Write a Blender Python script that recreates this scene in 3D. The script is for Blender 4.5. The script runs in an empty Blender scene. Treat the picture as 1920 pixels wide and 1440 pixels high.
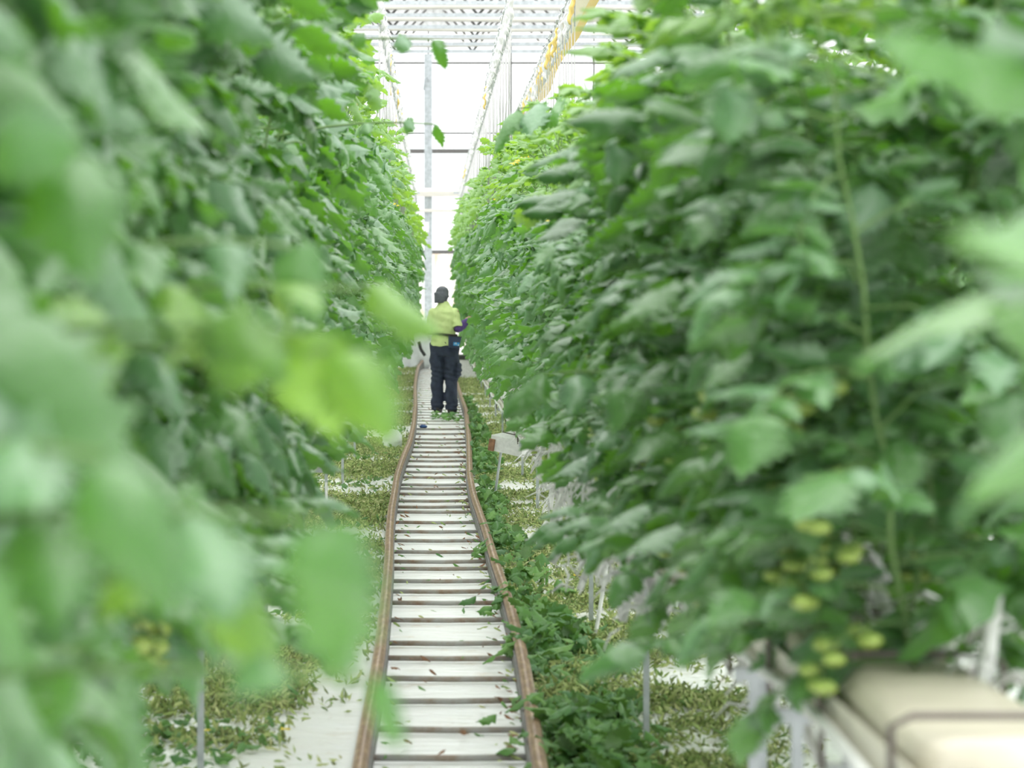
import bpy, math, random
import numpy as np
from mathutils import Vector, Matrix

scene = bpy.context.scene
COL = scene.collection
PI = math.pi

# ------------------------------------------------------------------ camera
F = 5333.0            # focal length in pixels of a 1920 wide frame (100 mm lens)
EYE = 1.68
VX, VY = 815.0, 543.0  # vanishing point of the aisle
cam_d = bpy.data.cameras.new('camera')
cam = bpy.data.objects.new('camera', cam_d)
COL.objects.link(cam)
cam.location = (0, 0, EYE)
cam.rotation_euler = (PI / 2, 0, 0)
cam_d.sensor_width = 36.0
cam_d.lens = F / 1920 * 36.0
cam_d.shift_x = (960 - VX) / 1920
cam_d.shift_y = -(720 - VY) / 1920
cam_d.clip_end = 300
cam_d.dof.use_dof = True
cam_d.dof.focus_distance = 21.0
cam_d.dof.aperture_fstop = 4.7
scene.camera = cam

# ------------------------------------------------------------------ overcast sky
world = bpy.data.worlds.new('overcast_sky')
scene.world = world
world.use_nodes = True
wn = world.node_tree
wn.nodes.clear()
w_out = wn.nodes.new('ShaderNodeOutputWorld')
w_bg = wn.nodes.new('ShaderNodeBackground')
w_tc = wn.nodes.new('ShaderNodeTexCoord')
w_sx = wn.nodes.new('ShaderNodeSeparateXYZ')
w_rp = wn.nodes.new('ShaderNodeValToRGB')
wn.links.new(w_tc.outputs['Generated'], w_sx.inputs[0])
wn.links.new(w_sx.outputs['Z'], w_rp.inputs[0])
w_rp.color_ramp.elements[0].position = 0.0
w_rp.color_ramp.elements[0].color = (0.33, 0.335, 0.34, 1)
w_rp.color_ramp.elements[1].position = 0.9
w_rp.color_ramp.elements[1].color = (1.0, 1.0, 1.0, 1)
wn.links.new(w_rp.outputs[0], w_bg.inputs['Color'])
w_bg.inputs['Strength'].default_value = 3.9
wn.links.new(w_bg.outputs[0], w_out.inputs[0])

vs = scene.view_settings
scene.display_settings.display_device = 'sRGB'
vs.view_transform = 'Standard'
vs.look = 'None'
vs.gamma = 1.0
vs.use_curve_mapping = False
vs.exposure = 0.34
scene.cycles.max_bounces = 7
scene.cycles.diffuse_bounces = 5
scene.cycles.glossy_bounces = 2
scene.cycles.transmission_bounces = 5
scene.cycles.transparent_max_bounces = 8
scene.cycles.caustics_reflective = False
scene.cycles.caustics_refractive = False

# ------------------------------------------------------------------ helpers
def px(x, y, d):
    """world point at photo pixel x, y and distance d along the aisle"""
    return Vector(((x - VX) * d / F, d, EYE - (y - VY) * d / F))


class MB:
    """collects vertices and faces, then links them as one mesh object"""
    def __init__(self):
        self.v, self.f, self.m, self.n = [], [], [], 0

    def add(self, V, Fc, mat=0):
        V = np.asarray(V, dtype=np.float64).reshape(-1, 3)
        if isinstance(Fc, np.ndarray):
            self.f.append((Fc + self.n, mat))
        else:
            by = {}
            for f in Fc:
                by.setdefault(len(f), []).append(f)
            for k, fs in by.items():
                self.f.append((np.array(fs, dtype=np.int64) + self.n, mat))
        self.v.append(V)
        self.n += len(V)
        return self

    def box(self, lo, hi, mat=0):
        x0, y0, z0 = lo
        x1, y1, z1 = hi
        V = [(x0, y0, z0), (x1, y0, z0), (x1, y1, z0), (x0, y1, z0), (x0, y0, z1), (x1, y0, z1), (x1, y1, z1), (x0, y1, z1)]
        return self.add(V, [(0, 3, 2, 1), (4, 5, 6, 7), (0, 1, 5, 4), (1, 2, 6, 5), (2, 3, 7, 6), (3, 0, 4, 7)], mat)

    def tube(self, pts, r, n=8, mat=0, cap=True, flat=1.0):
        P = np.array([tuple(p) for p in pts], dtype=np.float64)
        k = len(P)
        R = np.full(k, r, dtype=np.float64) if np.isscalar(r) else np.array(r, dtype=np.float64)
        T = np.gradient(P, axis=0)
        T /= np.linalg.norm(T, axis=1)[:, None] + 1e-12
        ref = np.array([0.0, 0.0, 1.0]) if abs(T[0][2]) < 0.9 else np.array([1.0, 0.0, 0.0])
        a = np.cross(ref, T[0]); a /= np.linalg.norm(a)
        V = []
        ang = np.linspace(0, 2 * PI, n, endpoint=False)
        for i in range(k):
            a = a - T[i] * np.dot(a, T[i]); a /= np.linalg.norm(a) + 1e-12
            b = np.cross(T[i], a)
            V.append(P[i] + R[i] * (np.cos(ang)[:, None] * a + flat * np.sin(ang)[:, None] * b))
        V = np.concatenate(V)
        fs = []
        for i in range(k - 1):
            for j in range(n):
                j2 = (j + 1) % n
                fs.append((i * n + j, i * n + j2, (i + 1) * n + j2, (i + 1) * n + j))
        self.add(V, fs, mat)
        if cap:
            self.f.append((np.array([list(range(n))[::-1]]) + self.n - len(V), mat))
            self.f.append((np.array([[(k - 1) * n + j for j in range(n)]]) + self.n - len(V), mat))
        return self

    def loft(self, rings, n=20, mat=0, cap=True, wob=0.0, seed=0):
        """rings of (centre, rx, ry[, x axis, y axis])"""
        rg = np.random.default_rng(seed)
        ang = np.linspace(0, 2 * PI, n, endpoint=False)
        V, fs = [], []
        for r in rings:
            c = np.array(tuple(r[0]))
            ax = np.array(r[3]) if len(r) > 3 else np.array([1.0, 0, 0])
            ay = np.array(r[4]) if len(r) > 4 else np.array([0, 1.0, 0])
            k = 1 + wob * rg.normal(size=n)
            V.append(c + (r[1] * k * np.cos(ang))[:, None] * ax + (r[2] * k * np.sin(ang))[:, None] * ay)
        for i in range(len(rings) - 1):
            for j in range(n):
                j2 = (j + 1) % n
                fs.append((i * n + j, i * n + j2, (i + 1) * n + j2, (i + 1) * n + j))
        base = self.n
        self.add(np.concatenate(V), fs, mat)
        if cap:
            self.f.append((np.array([list(range(n))[::-1]]) + base, mat))
            self.f.append((np.array([[(len(rings) - 1) * n + j for j in range(n)]]) + base, mat))
        return self

    def ball(self, c, r, n=14, k=9, mat=0, M=None):
        r = (r, r, r) if np.isscalar(r) else r
        c = np.array(tuple(c))
        V = [(0, 0, -1)]
        for i in range(1, k):
            t = -PI / 2 + PI * i / k
            for j in range(n):
                a = 2 * PI * j / n
                V.append((math.cos(t) * math.cos(a), math.cos(t) * math.sin(a), math.sin(t)))
        V.append((0, 0, 1))
        V = np.array(V) * np.array(r)
        if M is not None:
            V = V @ np.array(M).T
        fs = []
        for j in range(n):
            fs.append((0, 1 + (j + 1) % n, 1 + j))
            for i in range(k - 2):
                p = 1 + i * n
                fs.append((p + j, p + (j + 1) % n, p + n + (j + 1) % n, p + n + j))
            p = 1 + (k - 2) * n
            fs.append((p + j, p + (j + 1) % n, len(V) - 1))
        return self.add(V + c, fs, mat)

    def mesh(self, name, mats, smooth=True):
        me = bpy.data.meshes.new(name)
        V = np.concatenate(self.v)
        me.vertices.add(len(V))
        me.vertices.foreach_set('co', V.astype(np.float32).ravel())
        li = np.concatenate([f.ravel() for f, m in self.f])
        tot = np.concatenate([np.full(len(f), f.shape[1]) for f, m in self.f])
        mi = np.concatenate([np.full(len(f), m) for f, m in self.f])
        st = np.concatenate([[0], np.cumsum(tot)[:-1]])
        me.loops.add(len(li))
        me.loops.foreach_set('vertex_index', li.astype(np.int32))
        me.polygons.add(len(tot))
        me.polygons.foreach_set('loop_start', st.astype(np.int32))
        me.polygons.foreach_set('loop_total', tot.astype(np.int32))
        me.polygons.foreach_set('material_index', mi.astype(np.int32))
        me.polygons.foreach_set('use_smooth', np.full(len(tot), smooth))
        for m in (mats if isinstance(mats, (list, tuple)) else [mats]):
            me.materials.append(m)
        me.update(calc_edges=True)
        me.validate()
        return me

    def build(self, name, mats, parent=None, smooth=True):
        return link(name, self.mesh(name, mats, smooth), parent)


def link(name, me, parent=None):
    o = bpy.data.objects.new(name, me)
    COL.objects.link(o)
    if parent is not None:
        o.parent = parent
    return o


def tag(o, label=None, cat=None, group=None, kind=None):
    if label: o['label'] = label
    if cat: o['category'] = cat
    if group: o['group'] = group
    if kind: o['kind'] = kind
    return o


def thing(name, label, cat, loc=(0, 0, 0), rz=0.0, group=None):
    o = bpy.data.objects.new(name, None)
    o.empty_display_size = 0.1
    COL.objects.link(o)
    o.location = loc
    o.rotation_euler = (0, 0, rz)
    return tag(o, label, cat, group)


def remeshed(mb, name, mat, voxel, parent=None, smooth_iter=2, bump=None):
    """fuse overlapping closed solids into one continuous surface"""
    me = mb.mesh(name, mat)
    o = bpy.data.objects.new(name, me)
    COL.objects.link(o)
    m = o.modifiers.new('fuse', 'REMESH')
    m.mode = 'VOXEL'
    m.voxel_size = voxel
    m.use_smooth_shade = True
    s = o.modifiers.new('smooth', 'SMOOTH')
    s.iterations = smooth_iter
    s.factor = 0.5
    dg = bpy.context.evaluated_depsgraph_get()
    new = bpy.data.meshes.new_from_object(o.evaluated_get(dg), depsgraph=dg)
    o.modifiers.clear()
    o.data = new
    new.name = name
    if not new.materials:
        new.materials.append(mat)
    new.polygons.foreach_set('use_smooth', np.full(len(new.polygons), True))
    if parent is not None:
        o.parent = parent
    return o


# ------------------------------------------------------------------ materials
def new_mat(name):
    m = bpy.data.materials.new(name)
    m.use_nodes = True
    nt = m.node_tree
    b = nt.nodes['Principled BSDF']
    return m, nt, b


def ramp(nt, fac, stops):
    r = nt.nodes.new('ShaderNodeValToRGB')
    els = r.color_ramp.elements
    while len(els) > 1:
        els.remove(els[-1])
    els[0].position, els[0].color = stops[0][0], (*stops[0][1], 1)
    for p, c in stops[1:]:
        e = els.new(p)
        e.color = (*c, 1)
    nt.links.new(fac, r.inputs[0])
    return r.outputs[0]


def noise(nt, scale, detail=4.0, rough=0.55, vec=None, stretch=None):
    tc = nt.nodes.new('ShaderNodeTexCoord')
    n = nt.nodes.new('ShaderNodeTexNoise')
    n.inputs['Scale'].default_value = scale
    n.inputs['Detail'].default_value = detail
    n.inputs['Roughness'].default_value = rough
    src = tc.outputs['Object']
    if stretch:
        mp = nt.nodes.new('ShaderNodeMapping')
        mp.inputs['Scale'].default_value = stretch
        nt.links.new(src, mp.inputs[0])
        src = mp.outputs[0]
    nt.links.new(src, n.inputs['Vector'])
    return n.outputs['Fac']


def bump(nt, b, height, strength=0.3, dist=0.01):
    bm = nt.nodes.new('ShaderNodeBump')
    bm.inputs['Strength'].default_value = strength
    bm.inputs['Distance'].default_value = dist
    nt.links.new(height, bm.inputs['Height'])
    nt.links.new(bm.outputs[0], b.inputs['Normal'])


def plain(name, col, rough=0.5, metal=0.0, spec=0.5, var=0.12, scale=30, bumpy=0.0, bscale=120):
    m, nt, b = new_mat(name)
    c = np.array(col)
    nz = noise(nt, scale)
    out = ramp(nt, nz, [(0.3, tuple(c * (1 - var))), (0.7, tuple(np.minimum(c * (1 + var), 1)))])
    nt.links.new(out, b.inputs['Base Color'])
    b.inputs['Roughness'].default_value = rough
    b.inputs['Metallic'].default_value = metal
    b.inputs['Specular IOR Level'].default_value = spec
    if bumpy:
        bump(nt, b, noise(nt, bscale), bumpy, 0.01)
    return m


def leaf_mat(name, cols, trans_col, back, trans=0.4, rough=0.42, spec=0.5, sheen=0.0):
    """leaf with hue varying from leaflet to leaflet, paler underside and light coming through the blade"""
    m, nt, b = new_mat(name)
    out = nt.nodes['Material Output']
    g = nt.nodes.new('ShaderNodeNewGeometry')
    top = ramp(nt, g.outputs['Random Per Island'], [(i / (len(cols) - 1), c) for i, c in enumerate(cols)])
    mx = nt.nodes.new('ShaderNodeMix'); mx.data_type = 'RGBA'
    nt.links.new(g.outputs['Backfacing'], mx.inputs['Factor'])
    nt.links.new(top, mx.inputs['A'])
    mx.inputs['B'].default_value = (*back, 1)
    nt.links.new(mx.outputs['Result'], b.inputs['Base Color'])
    b.inputs['Roughness'].default_value = rough
    b.inputs['Specular IOR Level'].default_value = spec
    b.inputs['Sheen Weight'].default_value = sheen
    b.inputs['Sheen Roughness'].default_value = 0.45
    b.inputs['Sheen Tint'].default_value = (0.85, 1.0, 0.92, 1)
    bump(nt, b, noise(nt, 55, 2.0), 0.35, 0.012)
    t = nt.nodes.new('ShaderNodeBsdfTranslucent')
    t.inputs['Color'].default_value = (*trans_col, 1)
    ms = nt.nodes.new('ShaderNodeMixShader')
    ms.inputs[0].default_value = trans
    nt.links.new(b.outputs[0], ms.inputs[1])
    nt.links.new(t.outputs[0], ms.inputs[2])
    nt.links.new(ms.outputs[0], out.inputs['Surface'])
    return m


M = {}
M['leaf'] = leaf_mat('tomato_leaf', [(0.038, 0.112, 0.030), (0.076, 0.200, 0.048), (0.112, 0.248, 0.080), (0.064, 0.172, 0.064), (0.150, 0.275, 0.155), (0.050, 0.142, 0.036)],
                     (0.18, 0.48, 0.012), (0.150, 0.255, 0.140), 0.32, 0.33, 1.0, 0.25)
M['young_leaf'] = leaf_mat('young_tomato_leaf', [(0.130, 0.270, 0.055), (0.160, 0.310, 0.060), (0.120, 0.260, 0.075)],
                           (0.34, 0.60, 0.04), (0.190, 0.310, 0.120), 0.40, 0.38, 0.8, 0.2)
M['cut_leaf'] = leaf_mat('freshly_cut_leaf', [(0.060, 0.165, 0.048), (0.110, 0.260, 0.060), (0.190, 0.360, 0.100), (0.085, 0.210, 0.085), (0.150, 0.310, 0.080)],
                         (0.16, 0.36, 0.04), (0.140, 0.230, 0.110), 0.22, 0.45, 0.45)
M['wilted_leaf'] = leaf_mat('wilted_leaf', [(0.100, 0.190, 0.050), (0.380, 0.480, 0.160), (0.540, 0.590, 0.250), (0.270, 0.370, 0.110), (0.620, 0.620, 0.320), (0.130, 0.250, 0.065), (0.450, 0.530, 0.200)],
                            (0.28, 0.34, 0.09), (0.280, 0.310, 0.160), 0.15, 0.65, 0.3)
M['stem'] = plain('tomato_stem', (0.12, 0.21, 0.06), 0.6)
M['old_stem'] = plain('old_bare_stem', (0.36, 0.34, 0.24), 0.7, var=0.25)
M['tomato'] = plain('unripe_tomato_skin', (0.27, 0.36, 0.08), 0.28, var=0.18, scale=12)
M['calyx'] = plain('tomato_calyx', (0.12, 0.24, 0.06), 0.6)
M['blossom'] = plain('yellow_blossom', (0.70, 0.56, 0.05), 0.5)
M['twine'] = plain('white_twine', (0.56, 0.56, 0.55), 0.6)
M['string'] = plain('taut_string', (0.38, 0.38, 0.37), 0.6)
M['yellow_twine'] = plain('yellow_twine', (0.62, 0.46, 0.14), 0.6)
M['white_plastic'] = plain('white_plastic', (0.66, 0.66, 0.65), 0.4)
M['hook_plastic'] = plain('translucent_white_hook', (0.50, 0.51, 0.52), 0.45)
M['cream_plastic'] = plain('cream_film', (0.50, 0.46, 0.37), 0.4, var=0.1, scale=6, bumpy=0.4, bscale=14)
M['gutter'] = plain('cream_painted_steel', (0.56, 0.53, 0.44), 0.4, var=0.12, scale=8)
M['galv'] = plain('galvanised_steel', (0.42, 0.45, 0.47), 0.45, metal=0.35, var=0.2, scale=14)
M['dark_steel'] = plain('dark_steel_wire', (0.13, 0.11, 0.10), 0.5, metal=0.5)
M['thin_steel'] = plain('weathered_steel_rod', (0.12, 0.115, 0.11), 0.5, metal=0.3)
M['truss'] = plain('pale_painted_steel', (0.36, 0.35, 0.33), 0.5, var=0.1, scale=4)
M['white_paint'] = plain('white_painted_pipe', (0.60, 0.57, 0.52), 0.4, var=0.06, scale=3)
M['screen'] = plain('white_screen_cloth', (0.68, 0.68, 0.68), 0.8, var=0.1, scale=5)
M['trap'] = plain('pale_yellow_trap_film', (0.62, 0.55, 0.36), 0.4, var=0.06)
M['trap_edge'] = plain('deep_yellow_trap_film', (0.62, 0.42, 0.07), 0.4, var=0.06)
M['rubber'] = plain('black_rubber', (0.03, 0.03, 0.03), 0.5)
M['blue'] = plain('blue_cloth', (0.02, 0.07, 0.22), 0.7)
M['terracotta'] = plain('dry_brown', (0.24, 0.125, 0.07), 0.8, var=0.3)
M['skin'] = plain('skin', (0.42, 0.24, 0.16), 0.55)
M['hair'] = plain('dark_hair', (0.02, 0.015, 0.012), 0.6)
M['lime'] = plain('lime_shirt_cloth', (0.54, 0.64, 0.28), 0.8, var=0.06, scale=9, bumpy=0.5, bscale=16)
M['navy'] = plain('navy_trouser_cloth', (0.022, 0.030, 0.055), 0.85, var=0.3, scale=14, bumpy=0.5, bscale=22)
M['purple'] = plain('purple_sleeve_cloth', (0.085, 0.045, 0.19), 0.8, var=0.15, scale=40)
M['grey_cloth'] = plain('dark_grey_cap_cloth', (0.085, 0.09, 0.105), 0.8, var=0.2)
M['boot'] = plain('black_boot_leather', (0.02, 0.017, 0.016), 0.5)
M['pouch'] = plain('navy_pouch_fabric', (0.02, 0.032, 0.075), 0.6)
M['patch'] = plain('bright_blue_patch', (0.03, 0.25, 0.55), 0.5)
M['black_web'] = plain('black_webbing', (0.02, 0.016, 0.014), 0.7)

# rusty heating pipe: worn copper-brown top
m, nt, b = new_mat('worn_brown_pipe')
c = ramp(nt, noise(nt, 7, 6, 0.65, stretch=(6, 1, 6)), [(0.30, (0.18, 0.10, 0.066)), (0.5, (0.29, 0.17, 0.115)), (0.68, (0.46, 0.31, 0.20))])
nt.links.new(c, b.inputs['Base Color'])
b.inputs['Roughness'].default_value = 0.42
b.inputs['Metallic'].default_value = 0.25
M['pipe'] = m
# crossbars: grey galvanised with rust
m, nt, b = new_mat('rusty_crossbar')
c = ramp(nt, noise(nt, 9, 5, 0.6), [(0.42, (0.36, 0.35, 0.34)), (0.58, (0.30, 0.25, 0.21)), (0.72, (0.22, 0.12, 0.07))])
nt.links.new(c, b.inputs['Base Color'])
b.inputs['Roughness'].default_value = 0.6
M['crossbar'] = m
# white ground film with creases, dirt stains and crumbs of soil
m, nt, b = new_mat('white_ground_film')
d1 = noise(nt, 3.5, 8, 0.7)
c1 = ramp(nt, d1, [(0.36, (0.84, 0.84, 0.86)), (0.58, (0.81, 0.80, 0.80)), (0.70, (0.66, 0.58, 0.50)), (0.80, (0.45, 0.34, 0.25))])
d2 = noise(nt, 30, 4, 0.6, stretch=(0.6, 1, 1))
c2 = ramp(nt, d2, [(0.0, (1, 1, 1)), (0.66, (1, 1, 1)), (0.72, (0.45, 0.33, 0.24)), (1.0, (0.3, 0.2, 0.14))])
mx = nt.nodes.new('ShaderNodeMix'); mx.data_type = 'RGBA'; mx.blend_type = 'MULTIPLY'
mx.inputs['Factor'].default_value = 0.8
nt.links.new(c1, mx.inputs['A']); nt.links.new(c2, mx.inputs['B'])
nt.links.new(mx.outputs['Result'], b.inputs['Base Color'])
b.inputs['Roughness'].default_value = 0.35
bump(nt, b, noise(nt, 6, 3, 0.5, stretch=(1, 2.2, 1)), 0.35, 0.05)
M['film'] = m
M['carrier'] = plain('dull_zinc_profile', (0.17, 0.165, 0.16), 0.6, metal=0.2, var=0.3, scale=9)
# crumpled white sheeting
m, nt, b = new_mat('crumpled_white_sheeting')
b.inputs['Base Color'].default_value = (0.78, 0.80, 0.82, 1)
b.inputs['Roughness'].default_value = 0.35
bump(nt, b, noise(nt, 7, 4, 0.6), 0.8, 0.06)
M['sheeting'] = m
# end wall base panels with rust streaks
m, nt, b = new_mat('streaked_white_panel')
c = ramp(nt, noise(nt, 2.0, 5, 0.6, stretch=(4, 4, 0.5)), [(0.45, (0.82, 0.81, 0.79)), (0.62, (0.72, 0.58, 0.46)), (0.75, (0.50, 0.30, 0.18))])
nt.links.new(c, b.inputs['Base Color'])
b.inputs['Roughness'].default_value = 0.6
M['panel'] = m
# clear glazing
m = bpy.data.materials.new('greenhouse_glass')
m.use_nodes = True
nt = m.node_tree
nt.nodes.clear()
o_ = nt.nodes.new('ShaderNodeOutputMaterial')
t_ = nt.nodes.new('ShaderNodeBsdfTransparent'); t_.inputs[0].default_value = (0.97, 0.985, 0.98, 1)
g_ = nt.nodes.new('ShaderNodeBsdfGlossy'); g_.inputs['Roughness'].default_value = 0.08
x_ = nt.nodes.new('ShaderNodeMixShader'); x_.inputs[0].default_value = 0.06
nt.links.new(t_.outputs[0], x_.inputs[1]); nt.links.new(g_.outputs[0], x_.inputs[2]); nt.links.new(x_.outputs[0], o_.inputs[0])
M['glass'] = m

# ------------------------------------------------------------------ layout
TRACK = 0.056
L_ROW, R_ROW = -0.69, 0.78       # row centres either side of the aisle
ROW_END = 63.0
WALL_D = 68.0


def gutter_z(d):
    return float(np.interp(d, [2, 5, 8, 21, 53, 64], [0.97, 0.94, 0.86, 0.56, 0.37, 0.35]))


# ------------------------------------------------------------------ setting
fl = MB()
fl.add([(-9, -4, 0), (9, -4, 0), (9, 82, 0), (-9, 82, 0)], [(0, 1, 2, 3)])
tag(fl.build('floor', M['film'], smooth=False), kind='structure')

wl = MB()
zt = 7.15
wl.box((-9, WALL_D, 0), (9, WALL_D + 0.12, 2.55), 1)
for k in range(-5, 6):
    x = -0.15 + 1.98 * k
    if abs(x) < 9:
        wl.box((x - 0.02, WALL_D, 2.55), (x + 0.02, WALL_D + 0.08, 8.3))
for z, h in ((7.10, 0.022), (5.42, 0.018), (4.99, 0.05), (2.58, 0.04)):
    wl.box((-9, WALL_D - 0.01, z - h), (9, WALL_D + 0.09, z + h))
tag(wl.build('wall_back', [M['thin_steel'], M['panel']], smooth=False), kind='structure')
nwin = 0
for k in range(-5, 5):
    x0, x1 = -0.15 + 1.98 * k + 0.02, -0.15 + 1.98 * (k + 1) - 0.02
    if x0 < -9 or x1 > 9:
        continue
    nwin += 1
    w = MB().box((x0, WALL_D + 0.035, 2.62), (x1, WALL_D + 0.045, 8.3))
    tag(w.build('window_%d' % nwin, M['glass'], smooth=False), kind='structure')
# glazed roof of two spans over the last bays and down the aisle
rf = MB()
for x0 in (-9.0, -3.0, 3.0):
    xm, x1, ze, zr = x0 + 3, x0 + 6, 8.05, 9.1
    for xa, za, xb, zb in ((x0, ze, xm, zr), (xm, zr, x1, ze)):
        rf.add([(xa, -4, za), (xb, -4, zb), (xb, WALL_D + 0.1, zb), (xa, WALL_D + 0.1, za)], [(0, 1, 2, 3)], 1)
        for i in range(0, 46):
            y = -4 + i * 1.6
            rf.tube([(xa, y, za), (xb, y, zb)], 0.018, 4)
    rf.tube([(xm, -4, zr), (xm, WALL_D, zr)], 0.04, 6)
    rf.tube([(x1, -4, ze), (x1, WALL_D, ze)], 0.07, 6)
tag(rf.build('ceiling', [M['white_paint'], M['glass']], smooth=False), kind='structure')

# ------------------------------------------------------------------ roof trusses over the far bays
def ordinal(i):
    return ['first', 'second', 'third', 'fourth', 'fifth', 'sixth', 'seventh', 'eighth', 'ninth', 'tenth', 'eleventh', 'twelfth', 'thirteenth', 'fourteenth'][i]


truss_d = [F * 5.36 / v for v in (538, 515, 493, 475, 461, 447)]
for i, d in enumerate(truss_d):
    t = thing('roof_truss', 'pale steel lattice roof truss, %s from the glazed end wall' % ordinal(5 - i) if i < 5 else
              'pale steel lattice roof truss closest to the glazed end wall', 'roof truss', (0, d, 0), 0, 'roof trusses over the far bays')
    MB().box((-6, -0.05, 7.0), (6, 0.05, 7.07)).build('bottom_chord', M['galv'], t, False)
    MB().tube([(x, 0.0, 7.20 + 0.012 * math.sin(x * 1.3 + i)) for x in np.linspace(-6, 6, 25)], 0.065, 8).build('cross_pipe', M['white_paint'], t)
    MB().box((-6, -0.04, 7.98), (6, 0.04, 8.06)).build('top_chord', M['truss'], t, False)
    for k in range(14):
        x = -5.95 + 0.85 * k
        MB().tube([(x, 0, 7.04), (x + 0.85 * (1 if k % 2 == 0 else 1), 0, 8.0)] if k % 2 == 0 else [(x, 0, 8.0), (x + 0.85, 0, 7.04)], 0.026, 5).build('web_rod', M['thin_steel'], t)
    for s in (-1, 1):
        MB().box((s * 5.95 - 0.06, -0.06, 0), (s * 5.95 + 0.06, 0.06, 8.0)).build('column', M['galv'], t, False)
    # folded screen cloth gathered beside the truss
    sm = MB()
    xs = np.linspace(-5.8, 5.8, 260)
    V, fs = [], []
    rg = np.random.default_rng(i)
    for j, x in enumerate(xs):
        for z, k in ((7.98, 0.4), (7.88, 0.8), (7.74, 1.0), (7.62 + 0.05 * math.sin(x * 2.1 + i), 0.7)):
            V.append((x, 0.16 + 0.05 * k * math.sin(j * 1.45 + z * 2) + 0.01 * rg.normal(), z))
    for j in range(len(xs) - 1):
        for k in range(3):
            a = j * 4 + k
            fs.append((a, a + 1, a + 5, a + 4))
    sm.add(V, fs)
    s_o = sm.build('shade_screen', M['screen'])
    s_o.location = (0, d, 0)
    tag(s_o, 'gathered white shade screen behind the %s truss from the glazed end wall' % ordinal(5 - i), 'shade screen', 'gathered shade screens')

p = thing('steel_column', 'grey steel column standing before the glazed end wall at the aisle end', 'column', (-0.15, 66.0, 0))
MB().box((-0.09, -0.09, 0), (0.09, 0.09, 7.14)).build('shaft', M['galv'], p, False)
MB().box((-0.13, -0.13, 0), (0.13, 0.13, 0.03)).build('base_plate', M['galv'], p, False)
MB().tube([(0.02, -0.12, 6.5), (-0.03, -0.16, 6.62), (-0.08, -0.14, 6.55), (-0.1, -0.12, 6.3)], 0.015, 6).build('hook', M['galv'], p)
MB().box((-0.10, -0.105, 3.0), (0.02, -0.088, 3.25)).build('junction_box', M['white_plastic'], p, False)
for z, r, lab in ((3.93, 0.098, 'thick white horizontal pipe strapped to the steel column'), (3.51, 0.038, 'thin white horizontal pipe under the thick one on the column')):
    o = MB().tube([(x, 65.9 - r, z) for x in np.linspace(-6, 6, 7)], r, 12).build('horizontal_pipe', M['white_paint'])
    tag(o, lab, 'pipe')
o = MB().tube([(-0.145, 53.1, 7.05), (-0.15, 53.1, 7.5), (-0.14, 53.1, 8.0)], 0.022, 6).build('hanging_rod', M['thin_steel'])
tag(o, 'thin dark rod hanging below the roof above the aisle', 'rod')

# ------------------------------------------------------------------ pipe rail track
def rail_pts(rows):
    out = []
    for x, y in rows:
        d = F * (EYE - 0.10) / (y - VY)
        out.append(((x - VX) * d / F, d, 0.10))
    return out


left_px = [(674, 1440), (692, 1333), (711, 1233), (722, 1133), (729, 1050), (730, 1000), (733, 960), (739, 927), (744, 893), (755, 860), (769, 827), (776, 793), (779, 760), (778, 725)]
right_px = [(1012, 1440), (997, 1333), (981, 1233), (956, 1133), (927, 1050), (911, 995), (888, 930), (881, 893), (879.5, 827), (874, 770), (865, 742)]
lp = [(-0.25, 0.5, 0.10), (-0.25, 5, 0.10)] + rail_pts(left_px) + [(-0.34, 52, 0.10), (-0.34, 58.5, 0.10), (-0.27, 60.5, 0.15), (-0.13, 62.4, 0.27)]
rp = [(0.35, 0.5, 0.10), (0.345, 5, 0.10)] + rail_pts(right_px) + [(0.37, 50, 0.10), (0.36, 58.5, 0.10), (0.34, 60.5, 0.15), (0.30, 62.4, 0.27)]


def smooth_path(pts, step=0.35):
    P = np.array(pts)
    ys = np.arange(P[0, 1], P[-1, 1], step)
    xs, zs = np.interp(ys, P[:, 1], P[:, 0]), np.interp(ys, P[:, 1], P[:, 2])
    k = np.array([1, 2, 3, 2, 1.0]); k /= k.sum()
    f = lambda a: np.convolve(np.pad(a, 2, mode='edge'), k, mode='valid')
    return np.stack([f(xs), ys, f(zs)], 1)


LPATH, RPATH = smooth_path(lp), smooth_path(rp)
rail_x = lambda P, y: float(np.interp(y, P[:, 1], P[:, 0]))
track = thing('pipe_rail_track', 'wavy brown pipe rail track with grey crossbars running down the aisle', 'rail track', (TRACK, 0, 0))
for P in (LPATH, RPATH):
    Q = P.copy(); Q[:, 0] -= TRACK
    MB().tube(Q, 0.0265, 12).build('rail', M['pipe'], track)
    sk = MB()      # grey carrier profile under the pipe, wider towards the middle of the track
    V, fs = [], []
    for q in Q:
        xa, xb = (q[0] - 0.016, q[0] + 0.032) if q[0] < 0 else (q[0] - 0.032, q[0] + 0.016)
        V += [(xa, q[1], 0.004), (xa, q[1], q[2] - 0.020), (xb, q[1], q[2] - 0.020), (xb, q[1], 0.004)]
    for i in range(len(Q) - 1):
        a = i * 4
        fs += [(a, a + 1, a + 5, a + 4), (a + 1, a + 2, a + 6, a + 5), (a + 2, a + 3, a + 7, a + 6), (a + 3, a, a + 4, a + 7)]
    sk.add(V, fs)
    sk.build('carrier_plate', M['carrier'], track, False)
bar_y = [1417, 1363, 1310, 1268, 1230, 1202, 1159, 1127, 1106, 1086, 1063, 1050, 1032, 1011, 994, 977, 958, 948, 937, 924, 914, 907, 893, 883, 873, 863, 855, 846, 837, 829, 822, 812, 803, 793]
bars = [F * (EYE - 0.03) / (y - VY) for y in bar_y]
bars = [7.2, 8.0, 8.7, 9.4] + bars
d = bars[-1]
while d < 59.5:
    d += 0.85
    bars.append(d)
rg = np.random.default_rng(5)
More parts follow.
